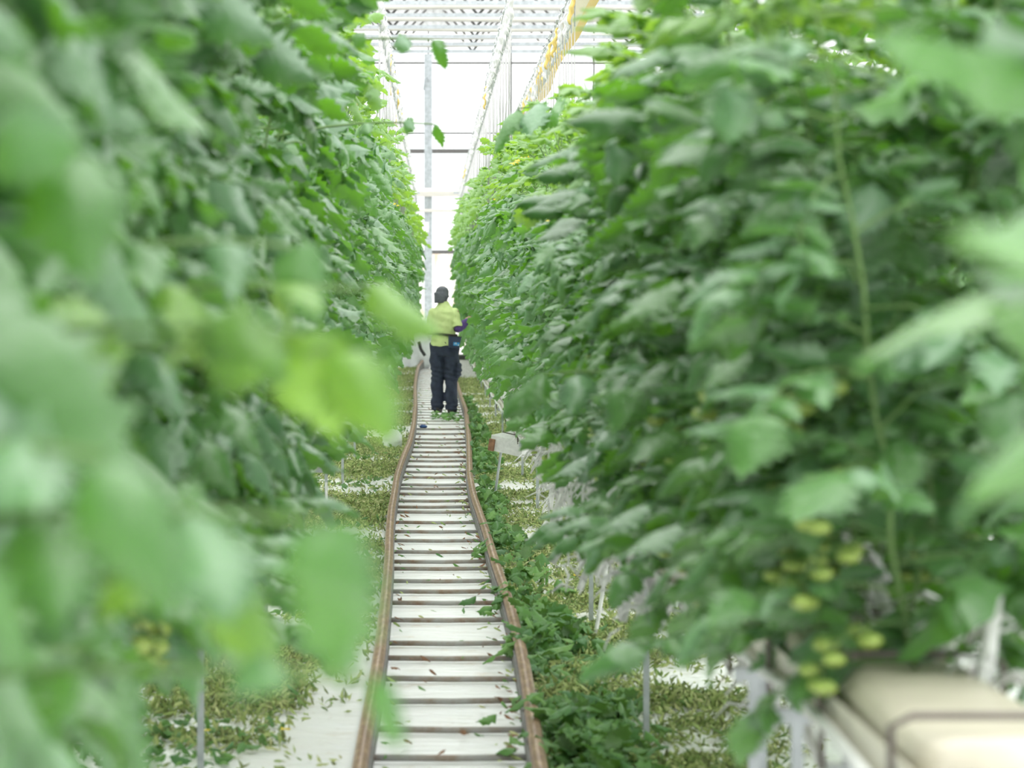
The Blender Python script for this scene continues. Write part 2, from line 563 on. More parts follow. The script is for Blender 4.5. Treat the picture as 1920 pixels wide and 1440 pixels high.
for d in bars:
    xl, xr = rail_x(LPATH, d) - TRACK, rail_x(RPATH, d) - TRACK
    j = rg.normal(0, 0.012, 2)
    mb = MB()
    r_ = 0.0125 if d < 34.5 else 0.006
    mb.tube([(xl, d + j[0], r_ + 0.009), ((xl + xr) / 2, d + j.mean(), r_ + 0.006), (xr, d + j[1], r_ + 0.009)], r_, 8)
    mb.build('crossbar', M['crossbar'], track)

# ------------------------------------------------------------------ leaves
def leaflet_template(seed, ns=8, nc=2):
    """one ovate, lobed, arched leaflet along +y, unit length"""
    rg = np.random.default_rng(seed)
    us = np.linspace(-1, 1, 2 * nc + 1)
    V, fs = [], []
    ph = rg.uniform(0, 6.28, 4)
    curl = rg.uniform(0.08, 0.62)
    fold = rg.uniform(0.2, 0.95)
    twist = rg.uniform(-0.35, 0.35)
    for i in range(ns + 1):
        t = i / ns
        w = 0.31 * (math.sin(PI * min(1, t ** 0.72))) ** 0.8 * (1.10 - 0.25 * t) if 0 < t < 1 else 0.012
        for u in us:
            lob = 1.0
            if abs(u) > 0.9 and 0 < i < ns:
                lob = 1.0 + (0.26 if i % 2 == 0 else -0.24) + 0.08 * rg.normal()
            x = u * w * lob
            y = t - (0.05 if abs(u) > 0.9 and i % 2 else 0)
            z = -fold * u * u * w + 0.055 * math.sin(t * 9 + ph[0] + u * 2.2) * abs(u) - curl * t * t + 0.05 * math.sin(t * 5 + ph[1])
            z += twist * x * t
            V.append((x, y, z))
    n = len(us)
    for i in range(ns):
        for j in range(n - 1):
            a = i * n + j
            fs.append((a, a + 1, a + n + 1, a + n))
    return np.array(V), np.array(fs)


TPL = [leaflet_template(s) for s in range(8)]
TPL_LO = [leaflet_template(s + 40, 5, 1) for s in range(6)]
TPL_NEAR = [leaflet_template(s + 80, 14, 3) for s in range(6)]


def frame(dirv, nrm):
    y = dirv / (np.linalg.norm(dirv) + 1e-9)
    x = np.cross(y, nrm); x /= np.linalg.norm(x) + 1e-9
    z = np.cross(x, y)
    return np.stack([x, y, z], 1)


def put_leaflet(mb, pos, dirv, nrm, size, tpl, mat=0, wide=1.0):
    V, Fc = tpl
    R = frame(dirv, nrm)
    S = V * np.array([size * wide, size, size])
    mb.add(S @ R.T + pos, Fc, mat)


def compound_leaf(mb, rg, base, az, elev, L, droop, tpls, mat=0, size=0.125, stalk_mat=2, yaw=0.0, small=True):
    """tomato leaf: arching midrib with three or four pairs of leaflets and a terminal one"""
    n = 8
    P = [np.array(base, dtype=float)]
    dirs = []
    for i in range(n):
        e = elev - droop * (i / (n - 1))
        a = az + yaw * i / n
        dv = np.array([math.cos(a) * math.cos(e), math.sin(a) * math.cos(e), math.sin(e)])
        dirs.append(dv)
        P.append(P[-1] + dv * L / n)
    P = np.array(P)
    mb.tube(P[::2] if n > 6 else P, np.linspace(0.0042, 0.0018, len(P[::2])), 4, stalk_mat, cap=False)
    up = np.array([0, 0, 1.0])
    def at(s):
        x = s * n
        i = min(int(x), n - 1)
        return P[i] + (P[i + 1] - P[i]) * (x - i), dirs[i]
    for s, k in ((0.34, 0.78), (0.54, 1.0), (0.74, 1.02), (0.90, 0.80)):
        for sg in (-1, 1):
            if rg.random() < 0.06:
                continue
            pos, dv = at(s + 0.05 * sg * rg.random())
            side = np.cross(dv, up); side /= np.linalg.norm(side) + 1e-9
            nr = np.cross(side, dv)
            a = math.radians(rg.uniform(35, 88))
            d2 = dv * math.cos(a) + sg * side * math.sin(a) - up * rg.uniform(-0.35, 0.5)
            nn = nr + up * 0.4 + 0.75 * rg.normal(size=3) + sg * side * rg.uniform(-0.1, 0.5)
            put_leaflet(mb, pos, d2, nn, size * k * rg.uniform(0.62, 1.22), tpls[rg.integers(len(tpls))], mat, rg.uniform(0.9, 1.25))
    if small:
        for s in (0.44, 0.64):
            for sg in (-1, 1):
                pos, dv = at(s)
                side = np.cross(dv, up); side /= np.linalg.norm(side) + 1e-9
                d2 = sg * side + dv * 0.3 - up * rg.uniform(0, 0.4)
                put_leaflet(mb, pos, d2, np.cross(side, dv) + 0.4 * rg.normal(size=3), size * 0.36, tpls[rg.integers(len(tpls))], mat, 1.1)
    pos, dv = at(0.999)
    side = np.cross(dv, up); side /= np.linalg.norm(side) + 1e-9
    put_leaflet(mb, pos, dv - up * rg.uniform(-0.1, 0.45), np.cross(side, dv) + 0.4 * rg.normal(size=3), size * rg.uniform(1.05, 1.35), tpls[rg.integers(len(tpls))], mat, 1.15)


PLANT_H = 2.1
REACH = 0.50


def stem_x(z):
    return 0.20 * z / PLANT_H


def make_foliage(seed, tpls, step=0.075, lo=0.12, size=0.125, small=True):
    """leaves of one plant; +x is the aisle side, z=0 the slab top"""
    rg = np.random.default_rng(seed)
    mb = MB()
    z = lo
    az = rg.uniform(0, 6.28)
    while z < PLANT_H - 0.02:
        az += 2.39 + rg.normal(0, 0.25)
        tt = z / PLANT_H
        L = rg.uniform(0.34, 0.48) * (1.0 if tt < 0.78 else 1.0 - 1.9 * (tt - 0.78))
        elev = math.radians(rg.uniform(-8, 60)) + (0.5 if tt > 0.88 else 0)
        droop = rg.uniform(0.4, 1.7) if tt < 0.85 else rg.uniform(0.4, 1.0)
        bx = stem_x(z)
        c = math.cos(az)
        reach = REACH + (0.07 if rg.random() < 0.10 and tt > 0.45 else 0) - 0.05 - 0.15 * rg.random()
        if c > 0:
            L = min(L, (reach - bx - 0.05) / max(c, 0.15))
        dens = 0.94 if z > lo + 0.25 else 0.6
        if rg.random() < dens:
            compound_leaf(mb, rg, (bx, 0, z), az, elev, max(L, 0.14), droop, tpls, 1 if tt > 0.80 else 0,
                          size * (rg.uniform(0.85, 1.12) if tt < 0.8 else 0.75), yaw=rg.normal(0, 0.3), small=small)
        z += step * rg.uniform(0.75, 1.25)
    return mb


LEAF_MATS = [M['leaf'], M['young_leaf'], M['stem']]
N_VAR = 8
FOL = [make_foliage(100 + s, TPL).mesh('foliage', LEAF_MATS) for s in range(6)]
FOL_MID = [make_foliage(130 + s, TPL, lo=0.34, step=0.070, size=0.112).mesh('foliage', LEAF_MATS) for s in range(N_VAR)]
FOL_FAR = [make_foliage(160 + s, TPL, lo=0.56).mesh('foliage', LEAF_MATS) for s in range(6)]
FOL_NEAR = [make_foliage(200 + s, TPL_NEAR, step=0.066, lo=0.0, size=0.122).mesh('foliage', LEAF_MATS) for s in range(5)]


def make_stem(seed):
    rg = np.random.default_rng(seed)
    zs = np.linspace(-0.02, PLANT_H, 14)
    pts = [(stem_x(max(z, 0)) + 0.012 * rg.normal() * (z > 0), 0.012 * rg.normal(), z) for z in zs]
    return MB().tube(pts, np.linspace(0.0052, 0.003, 14), 7).mesh('stem', M['stem'])


STEMS = [make_stem(s) for s in range(4)]
# bunch of unripe fruit: stalk plus separate fruits
def make_tomato_mesh(seed):
    rg = np.random.default_rng(seed)
    mb = MB()
    mb.ball((0, 0, -0.021), (0.0225, 0.0225, 0.0205), 14, 10)
    for k in range(5):
        a = 2 * PI * k / 5 + rg.uniform(-.2, .2)
        t = leaflet_template(seed * 9 + k, 3, 1)
        put_leaflet(mb, np.array([0, 0, 0.0]), np.array([math.cos(a), math.sin(a), 0.1]), np.array([0, 0, 1.0]), 0.022, t, 1, 0.6)
    return mb.mesh('tomato', [M['tomato'], M['calyx']])


TOM = [make_tomato_mesh(s) for s in range(3)]


def make_truss_stalk(seed):
    rg = np.random.default_rng(seed)
    n = 7
    P = [np.array([0.0, 0, 0])]
    for i in range(n):
        e = 0.25 - 1.9 * i / n
        P.append(P[-1] + 0.035 * np.array([math.cos(e), 0, math.sin(e)]))
    mb = MB().tube(P, np.linspace(0.004, 0.002, len(P)), 6)
    spots = []
    for i in range(2, n + 1):
        sg = 1 if i % 2 else -1
        q = P[i] + np.array([0.004, sg * 0.026, -0.006])
        mb.tube([P[i], (P[i] + q) / 2 + np.array([0, 0, 0.006]), q], 0.0018, 5)
        spots.append(tuple(q))
    spots.append(tuple(P[-1] + np.array([0.0, 0, -0.008])))
    return mb.mesh('fruit_truss', M['stem']), spots


STALKS = [make_truss_stalk(s) for s in range(3)]


def make_flowers(seed):
    rg = np.random.default_rng(seed)
    mb = MB()
    P = [np.array([0.0, 0, 0]), np.array([0.05, 0, 0.02]), np.array([0.09, 0.0, 0.015]), np.array([0.13, 0, -0.01])]
    mb.tube(P, 0.002, 5, 1)
    for i in range(6):
        c = P[1] + (P[3] - P[1]) * i / 5 + np.array([0, 0.02 * (1 if i % 2 else -1), -0.004])
        for k in range(5):
            a = 2 * PI * k / 5
            dv = np.array([0.5 * math.cos(a), math.sin(a), -0.35 + 0.5 * math.cos(a)])
            put_leaflet(mb, c, dv, np.array([0.6, 0, 1.0]), 0.019, TPL_LO[k], 0, 0.8)
    return mb.mesh('flower_cluster', [M['blossom'], M['stem']])


FLOWERS = [make_flowers(s) for s in range(2)]
rng = np.random.default_rng(77)


def row_top(side, d):
    return float(np.interp(d, [4, 10, 20, 34, 60], [2.50, 2.34, 2.72, 2.92, 2.96] if side > 0 else [2.95, 2.9, 2.9, 2.92, 2.92]))


def place_plant(side, xc, d, label, group, near=False, fruit=0, flowers=0, outward=False, var=None):
    """side -1: row left of the track, +1: right; +x of the plant looks to the aisle"""
    z0 = gutter_z(d) + 0.13
    top = row_top(side, d) + rng.normal(0, 0.08)
    ang = (0.0 if side < 0 else PI) + (PI if outward else 0) + rng.normal(0, 0.22)
    t = thing('tomato_plant', label, 'tomato plant', (xc, d, z0), ang, group)
    t.scale = (1.0, 1.0, (top - z0) / PLANT_H)
    vs_ = FOL_NEAR if near else (FOL if d < 13.0 else (FOL_MID if d < 27 else FOL_FAR))
    i = int(rng.integers(len(vs_))) if var is None else var
    link('foliage', vs_[i], t)
    link('stem', STEMS[int(rng.integers(4))], t)
    for k in range(fruit):
        me, spots = STALKS[int(rng.integers(3))]
        z = 0.10 + 0.20 * k + rng.uniform(-0.06, 0.06)
        s = link('fruit_truss', me, t)
        s.location = (stem_x(z), 0, z)
        s.rotation_euler = (0, 0, rng.uniform(-1.1, 1.1))
        for q in spots:
            f = link('tomato', TOM[int(rng.integers(3))], s)
            f.location = q
            f.rotation_euler = (rng.normal(0, .3), rng.normal(0, .3), rng.uniform(0, 6))
            k_ = rng.uniform(0.75, 1.12)
            f.scale = (k_, k_, k_)
    for k in range(flowers):
        s = link('flower_cluster', FLOWERS[k % 2], t)
        z = PLANT_H * rng.uniform(0.72, 0.95)
        s.location = (stem_x(z) + 0.02, 0, z)
        s.rotation_euler = (0, 0.2, rng.uniform(-0.8, 0.8))
        s.scale = (1.1, 1.1, 1.1)
    return t


def stretch_of(side, d):
    row = 'left' if side < 0 else 'right'
    if d < 29:
        return 'tomato plant midway down the row %s of the track, well before the person' % row, 'tomato plants midway down the %s row' % row
    if d < 38:
        return 'distant tomato plant in the row %s of the track just before the person' % row, 'tomato plants of the %s row just before the person' % row
    return 'distant tomato plant in the row %s of the track beyond the person' % row, 'tomato plants of the %s row beyond the person' % row


NEAR = {}
STEP = 0.45
for side, xc, d0 in ((-1, L_ROW, 2.3), (1, R_ROW, 4.65)):
    row = 'left' if side < 0 else 'right'
    d, i = d0, 0
    while d < ROW_END:
        if i < 14:
            lab = 'tomato plant, %s from the camera on the aisle side of the %s row' % (ordinal(i), row)
            grp = 'nearest tomato plants of the %s row' % row
        else:
            lab, grp = stretch_of(side, d)
        near = d < 9
        fr = 0
        if side > 0:
            fr = 4 if d < 12 else (3 if d < 18 else 0)
        elif d < 6:
            fr = 1
        fw = 1 if (6 < d < 30 and i % 9 == 0) else 0
        NEAR.setdefault(side, []).append((d, place_plant(side, xc + rng.normal(0, 0.02) + (0.06 if side > 0 and 22 < d < 38 else 0), d, lab, grp, near, fr, fw)))
        d += STEP * rng.uniform(0.85, 1.15)
        i += 1
# long leaves of the nearest plants reaching out into the aisle: leaflet tip and root, with the stalk back to the plant's stem
bpy.context.view_layer.update()
long_leaves = [   # side, root, tip, leaflet facing, size factor, material
    (-1, (-0.085, 2.20, 1.500), (-0.060, 2.18, 1.375), (0.15, -1.0, 0.35), 1.0, 0),
    (-1, (-0.085, 3.60, 1.680), (0.008, 3.55, 1.648), (0.1, -0.8, 0.8), 0.85, 1),
    (-1, (-0.095, 2.60, 1.625), (-0.045, 2.55, 1.555), (-0.1, -1.0, 0.1), 1.15, 1),
    (-1, (-0.120, 2.60, 1.640), (-0.090, 2.65, 1.52), (-0.1, -1.0, 0.1), 1.0, 1),
    (-1, (-0.320, 2.45, 1.800), (-0.290, 2.40, 1.695), (0.1, -1.0, 0.45), 1.35, 0),
    (-1, (-0.180, 2.30, 1.440), (-0.125, 2.28, 1.370), (0.0, -0.9, 0.2), 0.9, 1),
    (-1, (-0.370, 2.20, 1.670), (-0.200, 2.15, 1.570), (0.2, -0.8, 0.8), 1.0, 0),
    (-1, (-0.180, 3.60, 1.735), (-0.130, 3.60, 1.640), (0.2, -0.8, 0.6), 1.2, 0),
    (-1, (-0.240, 2.05, 1.560), (-0.180, 2.0, 1.470), (0.1, -0.9, 0.6), 1.0, 0),
    (-1, (-0.330, 1.90, 1.500), (-0.260, 1.90, 1.430), (0.1, -0.9, 0.7), 1.0, 0),
    (-1, (-0.520, 3.60, 1.250), (-0.470, 3.55, 1.090), (0.2, -0.9, 0.4), 1.0, 0),
    (-1, (-0.400, 3.30, 1.260), (-0.350, 3.30, 1.130), (0.1, -0.9, 0.3), 1.0, 0),
    (-1, (-0.500, 4.30, 1.080), (-0.440, 4.25, 0.960), (0.1, -0.9, 0.3), 1.0, 0),
    (-1, (-0.045, 2.20, 1.378), (-0.022, 2.18, 1.330), (0.1, -0.9, 0.5), 0.7, 0),
    (-1, (-0.005, 9.00, 2.470), (0.020, 9.00, 2.370), (-0.5, -0.8, 0.3), 0.9, 0),
    (-1, (0.000, 10.5, 2.290), (0.015, 10.5, 2.195), (-0.6, -0.7, 0.2), 0.7, 0),
    (1, (0.340, 11.6, 2.420), (0.220, 11.5, 2.280), (-0.6, -0.6, 0.5), 0.7, 0),
    (1, (0.270, 6.90, 1.475), (0.150, 6.85, 1.415), (-0.3, -0.8, 0.8), 1.1, 0),
    (1, (0.590, 6.00, 1.430), (0.560, 5.95, 1.310), (-0.1, -1.0, 0.35), 1.1, 0),
    (1, (0.740, 5.40, 1.585), (0.580, 5.35, 1.555), (-0.2, -0.7, 0.9), 1.0, 0),
    (1, (0.560, 8.80, 1.130), (0.510, 8.75, 0.930), (-0.2, -1.0, 0.3), 1.0, 0),
    (1, (0.850, 4.60, 1.610), (0.690, 4.55, 1.585), (-0.2, -0.7, 0.9), 1.0, 0),
    (1, (0.640, 4.90, 1.860), (0.520, 4.85, 1.800), (-0.2, -0.7, 0.9), 1.0, 0),
    (1, (0.740, 7.00, 1.000), (0.640, 6.9, 0.860), (-0.2, -0.8, 0.5), 1.2, 0),
]
for i, (side, root, tip, nrm, wide, mt) in enumerate(long_leaves):
    d_, pl = min(NEAR[side], key=lambda q: abs(q[0] - root[1]))
    root, tip = np.array(root), np.array(tip)
    ln = np.linalg.norm(tip - root)
    mb = MB()
    xs = pl.location.x + (-side) * 0.09
    st = np.array([xs, d_, root[2] - 0.05])
    mid = (st + root) / 2 + np.array([0, 0, 0.05])
    t_ = np.linspace(0, 1, 7)[:, None]
    mb.tube((1 - t_) ** 2 * st + 2 * t_ * (1 - t_) * mid + t_ ** 2 * root, np.linspace(0.0065, 0.0032, 7), 6, 2)
    put_leaflet(mb, root, tip - root, np.array(nrm), ln, TPL_NEAR[i % 6], mt, wide)
    rgl = np.random.default_rng(i + 900)
    for f_ in (0.55, 0.8):
        q = (1 - f_) ** 2 * st + 2 * f_ * (1 - f_) * mid + f_ ** 2 * root
        for sg in (-1, 1):
            dv = np.array([-side * 0.4, sg, -0.35]) + 0.2 * rgl.normal(size=3)
            put_leaflet(mb, q, dv, np.array(nrm) + 0.3 * rgl.normal(size=3), ln * rgl.uniform(0.7, 0.9), TPL_NEAR[(i + sg) % 6], mt, 1.2)
    lf = mb.build('long_leaf', LEAF_MATS, pl)
    lf.matrix_parent_inverse = pl.matrix_world.inverted()
# outer stem line of both rows: the first few as plants of their own
N_OUT = 12
out_spots = {}
for side, xc, d0 in ((-1, L_ROW, 2.0), (1, R_ROW, 5.0)):
    row = 'left' if side < 0 else 'right'
    d = d0
    for i in range(N_OUT):
        place_plant(side, xc + side * 0.05, d, 'tomato plant, %s from the camera on the far side of the %s row' % (ordinal(i), row),
                    'nearest far-side tomato plants of the %s row' % row, d < 9, 2 if side > 0 else 0, 0, True)
        d += 0.52
    out_spots[side] = d
# the remaining plants: rest of the outer lines and the next rows on both sides
lo_var = []
for s in range(5):
    mbv = make_foliage(300 + s, TPL_LO, 0.085, small=False)
    lo_var.append((np.concatenate(mbv.v), mbv.f))
mass = MB()


def add_mass(x, d, ang, z0, zs):
    V, Fs = lo_var[int(rng.integers(5))]
    c, s = math.cos(ang), math.sin(ang)
    R = np.array([[c, -s, 0], [s, c, 0], [0, 0, zs]])
    base = mass.n
    mass.v.append(V @ R.T + np.array([x, d, z0]))
    mass.n += len(V)
    for f, m_ in Fs:
        mass.f.append((f + base, m_))


for side, xc in ((-1, L_ROW), (1, R_ROW)):
    d = out_spots[side]
    while d < ROW_END:
        z0 = gutter_z(d) + 0.13
        add_mass(xc + side * 0.05, d, (0 if side > 0 else PI) + rng.normal(0, 0.3), z0, (row_top(side, d) - 0.05 + rng.normal(0, .06) - z0) / PLANT_H)
        d += 0.55
    for x2, d, st in ( (xc + side * 0.42, 3.0 if side < 0 else 4.6, 0.55), (xc + side * 0.85, 3.5 if side < 0 else 5.2, 0.6), (xc + side * 1.52, 4.0, 0.55), (xc + side * 3.04, 6.0, 0.7)):
      while d < (ROW_END if abs(x2 - xc) > 1 else 12):
        z0 = gutter_z(d) + 0.13
        add_mass(x2 + rng.normal(0, 0.10), d, rng.uniform(0, 6.28), z0 - 0.15, ((2.85 if d < 18 else row_top(side, d) - 0.1) + rng.normal(0, .06) - z0) / PLANT_H)
        d += st
for side, xc in ((-1, L_ROW - 0.06), (1, R_ROW + 0.02)):     # the rows carry on behind the photographer
    for d in np.arange(-3.6, 1.4 if side < 0 else 2.6, 0.5):
        z0 = gutter_z(d) + 0.13
        add_mass(xc, d, (0 if side < 0 else PI) + rng.normal(0, 0.3), z0, (2.9 - z0) / PLANT_H)
tag(mass.build('tomato_foliage', LEAF_MATS), 'mass of green tomato foliage filling the far side of both rows and beyond', 'tomato foliage', kind='stuff')

# ------------------------------------------------------------------ growing gutters, slabs, stands
for side, xc in ((-1, L_ROW - 0.10), (1, R_ROW)):
    row = 'left' if side < 0 else 'right'
    g = MB()
    ds = np.arange(1.5 if side < 0 else 3.85, 62.5, 1.0)
    prof = [(-0.135, 0.075), (-0.135, 0.0), (-0.05, 0.0), (-0.03, -0.035), (0.03, -0.035), (0.05, 0.0), (0.135, 0.0), (0.135, 0.075),
            (0.130, 0.075), (0.130, 0.006), (0.048, 0.006), (0.028, -0.029), (-0.028, -0.029), (-0.048, 0.006), (-0.130, 0.006), (-0.130, 0.075)]
    V, fs = [], []
    for d in ds:
        V += [(xc + a, d, gutter_z(d) + b_) for a, b_ in prof]
    n = len(prof)
    for i in range(len(ds) - 1):
        for j in range(n):
            j2 = (j + 1) % n
            fs.append((i * n + j, (i + 1) * n + j, (i + 1) * n + j2, i * n + j2))
    g.add(V, fs)
    tag(g.build('growing_gutter', M['gutter'], smooth=False), 'long cream growing gutter under the plants of the %s row' % row, 'gutter')
    # slabs
    d, i = ds[0] + 0.02, 0
    while d < 62:
        z0, z1 = gutter_z(d + 0.03) + 0.008, gutter_z(d + 0.95) + 0.008
        zf = lambda t: z0 + (z1 - z0) * t
        rings = []
        for t, k in ((0, 0.75), (0.02, 0.95), (0.08, 1.0), (0.3, 1.03), (0.6, 1.0), (0.92, 1.0), (0.98, 0.95), (1.0, 0.75)):
            rings.append(((xc, d + 0.03 + 0.90 * t, zf(t) + 0.055), 0.120 * k, 0.055 * k, (1, 0, 0), (0, 0, 1)))
        mb = MB().loft(rings, 16)
        V = mb.v[0]
        c = np.array([xc, 0, 0])
        # squarer pillow
        for r_i, r in enumerate(rings):
            seg = V[r_i * 16:(r_i + 1) * 16]
            u = (seg[:, 0] - xc) / r[1]; w = (seg[:, 2] - r[0][2]) / r[2]
            kx = np.sign(u) * np.abs(u) ** 0.45; kz = np.sign(w) * np.abs(w) ** 0.45
            seg[:, 0] = xc + kx * r[1] * 0.97
            seg[:, 2] = r[0][2] + kz * r[2]
        o = mb.build('grow_slab', M['cream_plastic'] if d < 14 else M['white_plastic'])
        if i < 10:
            lab = 'cream film-wrapped grow slab, %s from the camera in the %s row gutter' % (ordinal(i), row)
        else:
            lab = 'white film-wrapped grow slab farther down the %s row gutter' % row
        tag(o, lab, 'grow slab', 'grow slabs in the %s row gutter' % row)
        d += 1.0
        i += 1
    # stands
    d, i = (2.2 if side < 0 else 3.9), 0
    while d < 62:
        z = gutter_z(d)
        t = thing('gutter_stand', ('grey steel gutter stand, %s from the camera under the %s row' % (ordinal(i), row)) if i < 10 else
                  'grey steel gutter stand farther down the %s row' % row, 'gutter stand', (xc, d, 0), 0, 'gutter stands under the %s row' % row)
        for s in ((-1, 1) if d < 6.6 and side > 0 else (0,)):
            MB().box((s * 0.10 - 0.011, -0.011, 0), (s * 0.10 + 0.011, 0.011, z - 0.03)).build('leg', M['galv'], t, False)
        MB().box((-0.14, -0.015, z - 0.066), (0.14, 0.015, z - 0.036)).build('cross_plate', M['galv'], t, False)
        MB().tube([(-side * 0.148, 0.03, z - 0.05), (-side * 0.150, 0.03, z + 0.125), (-side * 0.12, 0.03, z + 0.140), (side * 0.12, 0.03, z + 0.140), (side * 0.150, 0.03, z + 0.125), (side * 0.148, 0.03, z - 0.05)], 0.006, 6).build('wire_bracket', M['dark_steel'], t)
        d += 0.72 if d < 6.6 and side > 0 else 3.7
        i += 1
    # white drip line along the gutter front
    o = MB().tube([(xc - side * 0.155, y, gutter_z(y) + 0.03 + 0.01 * math.sin(y * 3)) for y in np.arange(ds[0], 62, 0.4)], 0.010, 8).build('drip_line', M['white_plastic'])
    tag(o, 'white drip line clipped along the front of the %s row gutter' % row, 'drip line')

# white spiky bunches of spare hooks hanging off the right gutter, bare stems below them
def hook_bunch(seed):
    rg = np.random.default_rng(seed)
    mb = MB()
    for k in range(46):
        a, e = rg.uniform(0, 2 * PI), rg.uniform(-0.9, 1.2)
        dv = np.array([math.cos(a) * math.cos(e), math.sin(a) * math.cos(e), math.sin(e)])
        p0 = np.array([0, 0, rg.uniform(-0.22, 0.12)]) + 0.02 * rg.normal(size=3)
        l = rg.uniform(0.05, 0.12)
        mb.tube([p0, p0 + dv * l * 0.6 + np.array([0, 0, 0.01]), p0 + dv * l + np.array([0, 0, -0.25 * l])], [0.005, 0.007, 0.003], 5, flat=0.5)
    mb.tube([(0, 0, -0.26), (0, 0, 0), (0, 0, 0.16)], 0.012, 6)
    return mb.mesh('hook_bunch', M['white_plastic'])


HB = [hook_bunch(s) for s in range(4)]
bunch = [(1062, 835, 19.4), (1045, 835, 20.8), (1075, 880, 17.6), (1100, 870, 16.6), (1122, 930, 15.0), (1140, 960, 14.4), (1170, 925, 13.8), (1165, 975, 13.0), (1200, 1010, 12.2), (1230, 960, 12.0), (1260, 1040, 11.0), (1000, 745, 25.0), (1022, 800, 22.2), (955, 715, 31.0), (928, 690, 38.0), (884, 622, 50), (908, 655, 46), (913, 640, 44), (945, 700, 33), (968, 704, 31), (985, 748, 25), (1015, 760, 23), (1030, 775, 22), (1042, 800, 21), (1050, 820, 20.4), (1068, 862, 18.6), (1085, 850, 18),
         (1110, 895, 15.8), (1130, 905, 15.2), (1150, 935, 14.2), (1185, 950, 13.2), (1215, 985, 12.4), (1245, 1010, 11.6), (1420, 1100, 8.0), (1445, 1180, 7.8), (1640, 1160, 5.6), (1690, 1215, 5.3), (1840, 1330, 4.6), (1490, 1150, 7.2)]
for i, (x, y, d) in enumerate(bunch):
    d = d * 0.72 if 11 < d < 28 else d
    q = px(x, y, d)
    o = link('hook_bunch', HB[i % 4])
    q.x = max(q.x, R_ROW - 0.30)
    o.location = q
    o.rotation_euler = (rng.normal(0, .3), rng.normal(0, .3), rng.uniform(0, 6))
    k = rng.uniform(1.0, 1.5)
    o.scale = (k, k, k)
    w_ = 'near the camera' if d < 9 else ('before the white fallen slab' if d < 17 else ('beside the white fallen slab' if d < 26 else 'close to the person'))
    tag(o, 'spiky bunch of white plastic hooks on the right row gutter %s' % w_, 'hook bunch', 'white hook bunches on the right gutter ' + w_)

# drooping white tubes under the right row
def droop(pts, r, name, lab, grp=None, mat='white_plastic', cat='tube'):
    P = np.array([tuple(p) for p in pts])
    t = np.linspace(0, 1, len(P)); tt = np.linspace(0, 1, 18)
    Q = np.stack([np.interp(tt, t, P[:, k]) for k in range(3)], 1)
    for _ in range(2):
        Q[1:-1] = (Q[:-2] + 2 * Q[1:-1] + Q[2:]) / 4
    o = MB().tube(Q, r, 7).build(name, M[mat])
    return tag(o, lab, cat, grp)


dt = 'drip_tube'
droop([px(1142, 1025, 13.7), px(1130, 1110, 13.65), px(1114, 1205, 13.55)], 0.010, dt, 'straight white tube leaning to the floor beside the green leaf pile')
droop([px(972, 762, 24.2), px(974, 775, 24.2), px(982, 783, 24.2), px(996, 781, 24.2)], 0.011, dt, 'short hooked white tube hanging beside the fallen slab')
droop([px(984, 750, 24.6), px(985, 800, 24.6), px(988, 852, 24.4)], 0.011, dt, 'upright white tube standing beside the fallen slab')
droop([px(1012, 838, 21.0), px(1016, 862, 21.0), px(1028, 880, 20.8), px(1045, 892, 20.6), px(1062, 899, 20.3)], 0.013, dt, 'curved white tube sweeping from under the fallen slab to the floor')
droop([px(1034, 860, 20.6), px(1040, 880, 20.6), px(1052, 894, 20.5)], 0.010, dt, 'short curved white tube beside the longer curved tube')
droop([px(612, 905, 19.5), px(613, 960, 19.4), px(611, 1010, 19.2)], 0.008, dt, 'thin upright white tube in the litter under the left row')
droop([px(1508, 1330, 6.2), px(1520, 1390, 6.1), px(1556, 1452, 6.0), px(1600, 1530, 5.9)], 0.013, dt, 'white tube drooping under the near end of the right gutter')
droop([px(1640, 1290, 5.3), px(1625, 1400, 5.25), px(1600, 1500, 5.2)], 0.010, dt, 'pale tube hanging over the nearest cream slab')
droop([px(785, 640, 60.0), px(789, 655, 60.0), px(797, 667, 60.0)], 0.035, 'rubber_hose', 'curved black rubber hose at the far end of the left rail', None, 'rubber', 'hose')

# fallen white slab with dark straps beside the right row
t = thing('fallen_slab', 'white plastic slab with dark straps lying tilted beneath the right row', 'slab', px(1003, 834, 22.5))
t.rotation_euler = (0.05, 0.18, -0.5)
mb = MB()
mb.box((-0.14, -0.5, -0.02), (0.14, 0.5, 0.10))
mb.build('slab_body', M['white_plastic'], t, False)
for y in (-0.30, -0.12, 0.05, 0.25):
    MB().box((-0.144, y - 0.012, -0.024), (0.144, y + 0.012, 0.104)).build('strap', M['dark_steel'], t, False)
MB().box((-0.145, -0.52, -0.022), (-0.10, -0.499, 0.07)).build('end_flap', M['terracotta'], t, False)
tz = t.location.z
MB().box((-0.10, -0.40, -tz - 0.02), (-0.085, -0.385, -0.02)).build('leg', M['galv'], t, False)
MB().box((0.07, 0.37, -tz - 0.06), (0.085, 0.385, -0.02)).build('leg', M['galv'], t, False)

# crumpled white things on the floor
def crumple(c, r, seed, n=26, k=16):
    rg = np.random.default_rng(seed)
    mb = MB().ball((0, 0, 0), (1, 1, 1), n, k)
    V = mb.v[0]
    ph = rg.uniform(0, 6.28, (10, 3)); fr = rg.uniform(1.5, 7, (10, 3))
    disp = sum(np.sin(V @ fr[i] + ph[i, 0]) * np.sin(V @ fr[i][::-1] * 1.3 + ph[i, 1]) for i in range(10)) * 0.06
    V *= (1 + disp)[:, None]
    V *= np.array(r)
    V[:, 2] = np.maximum(V[:, 2], -c[2] + 0.003)
    V += np.array(c)
    return mb


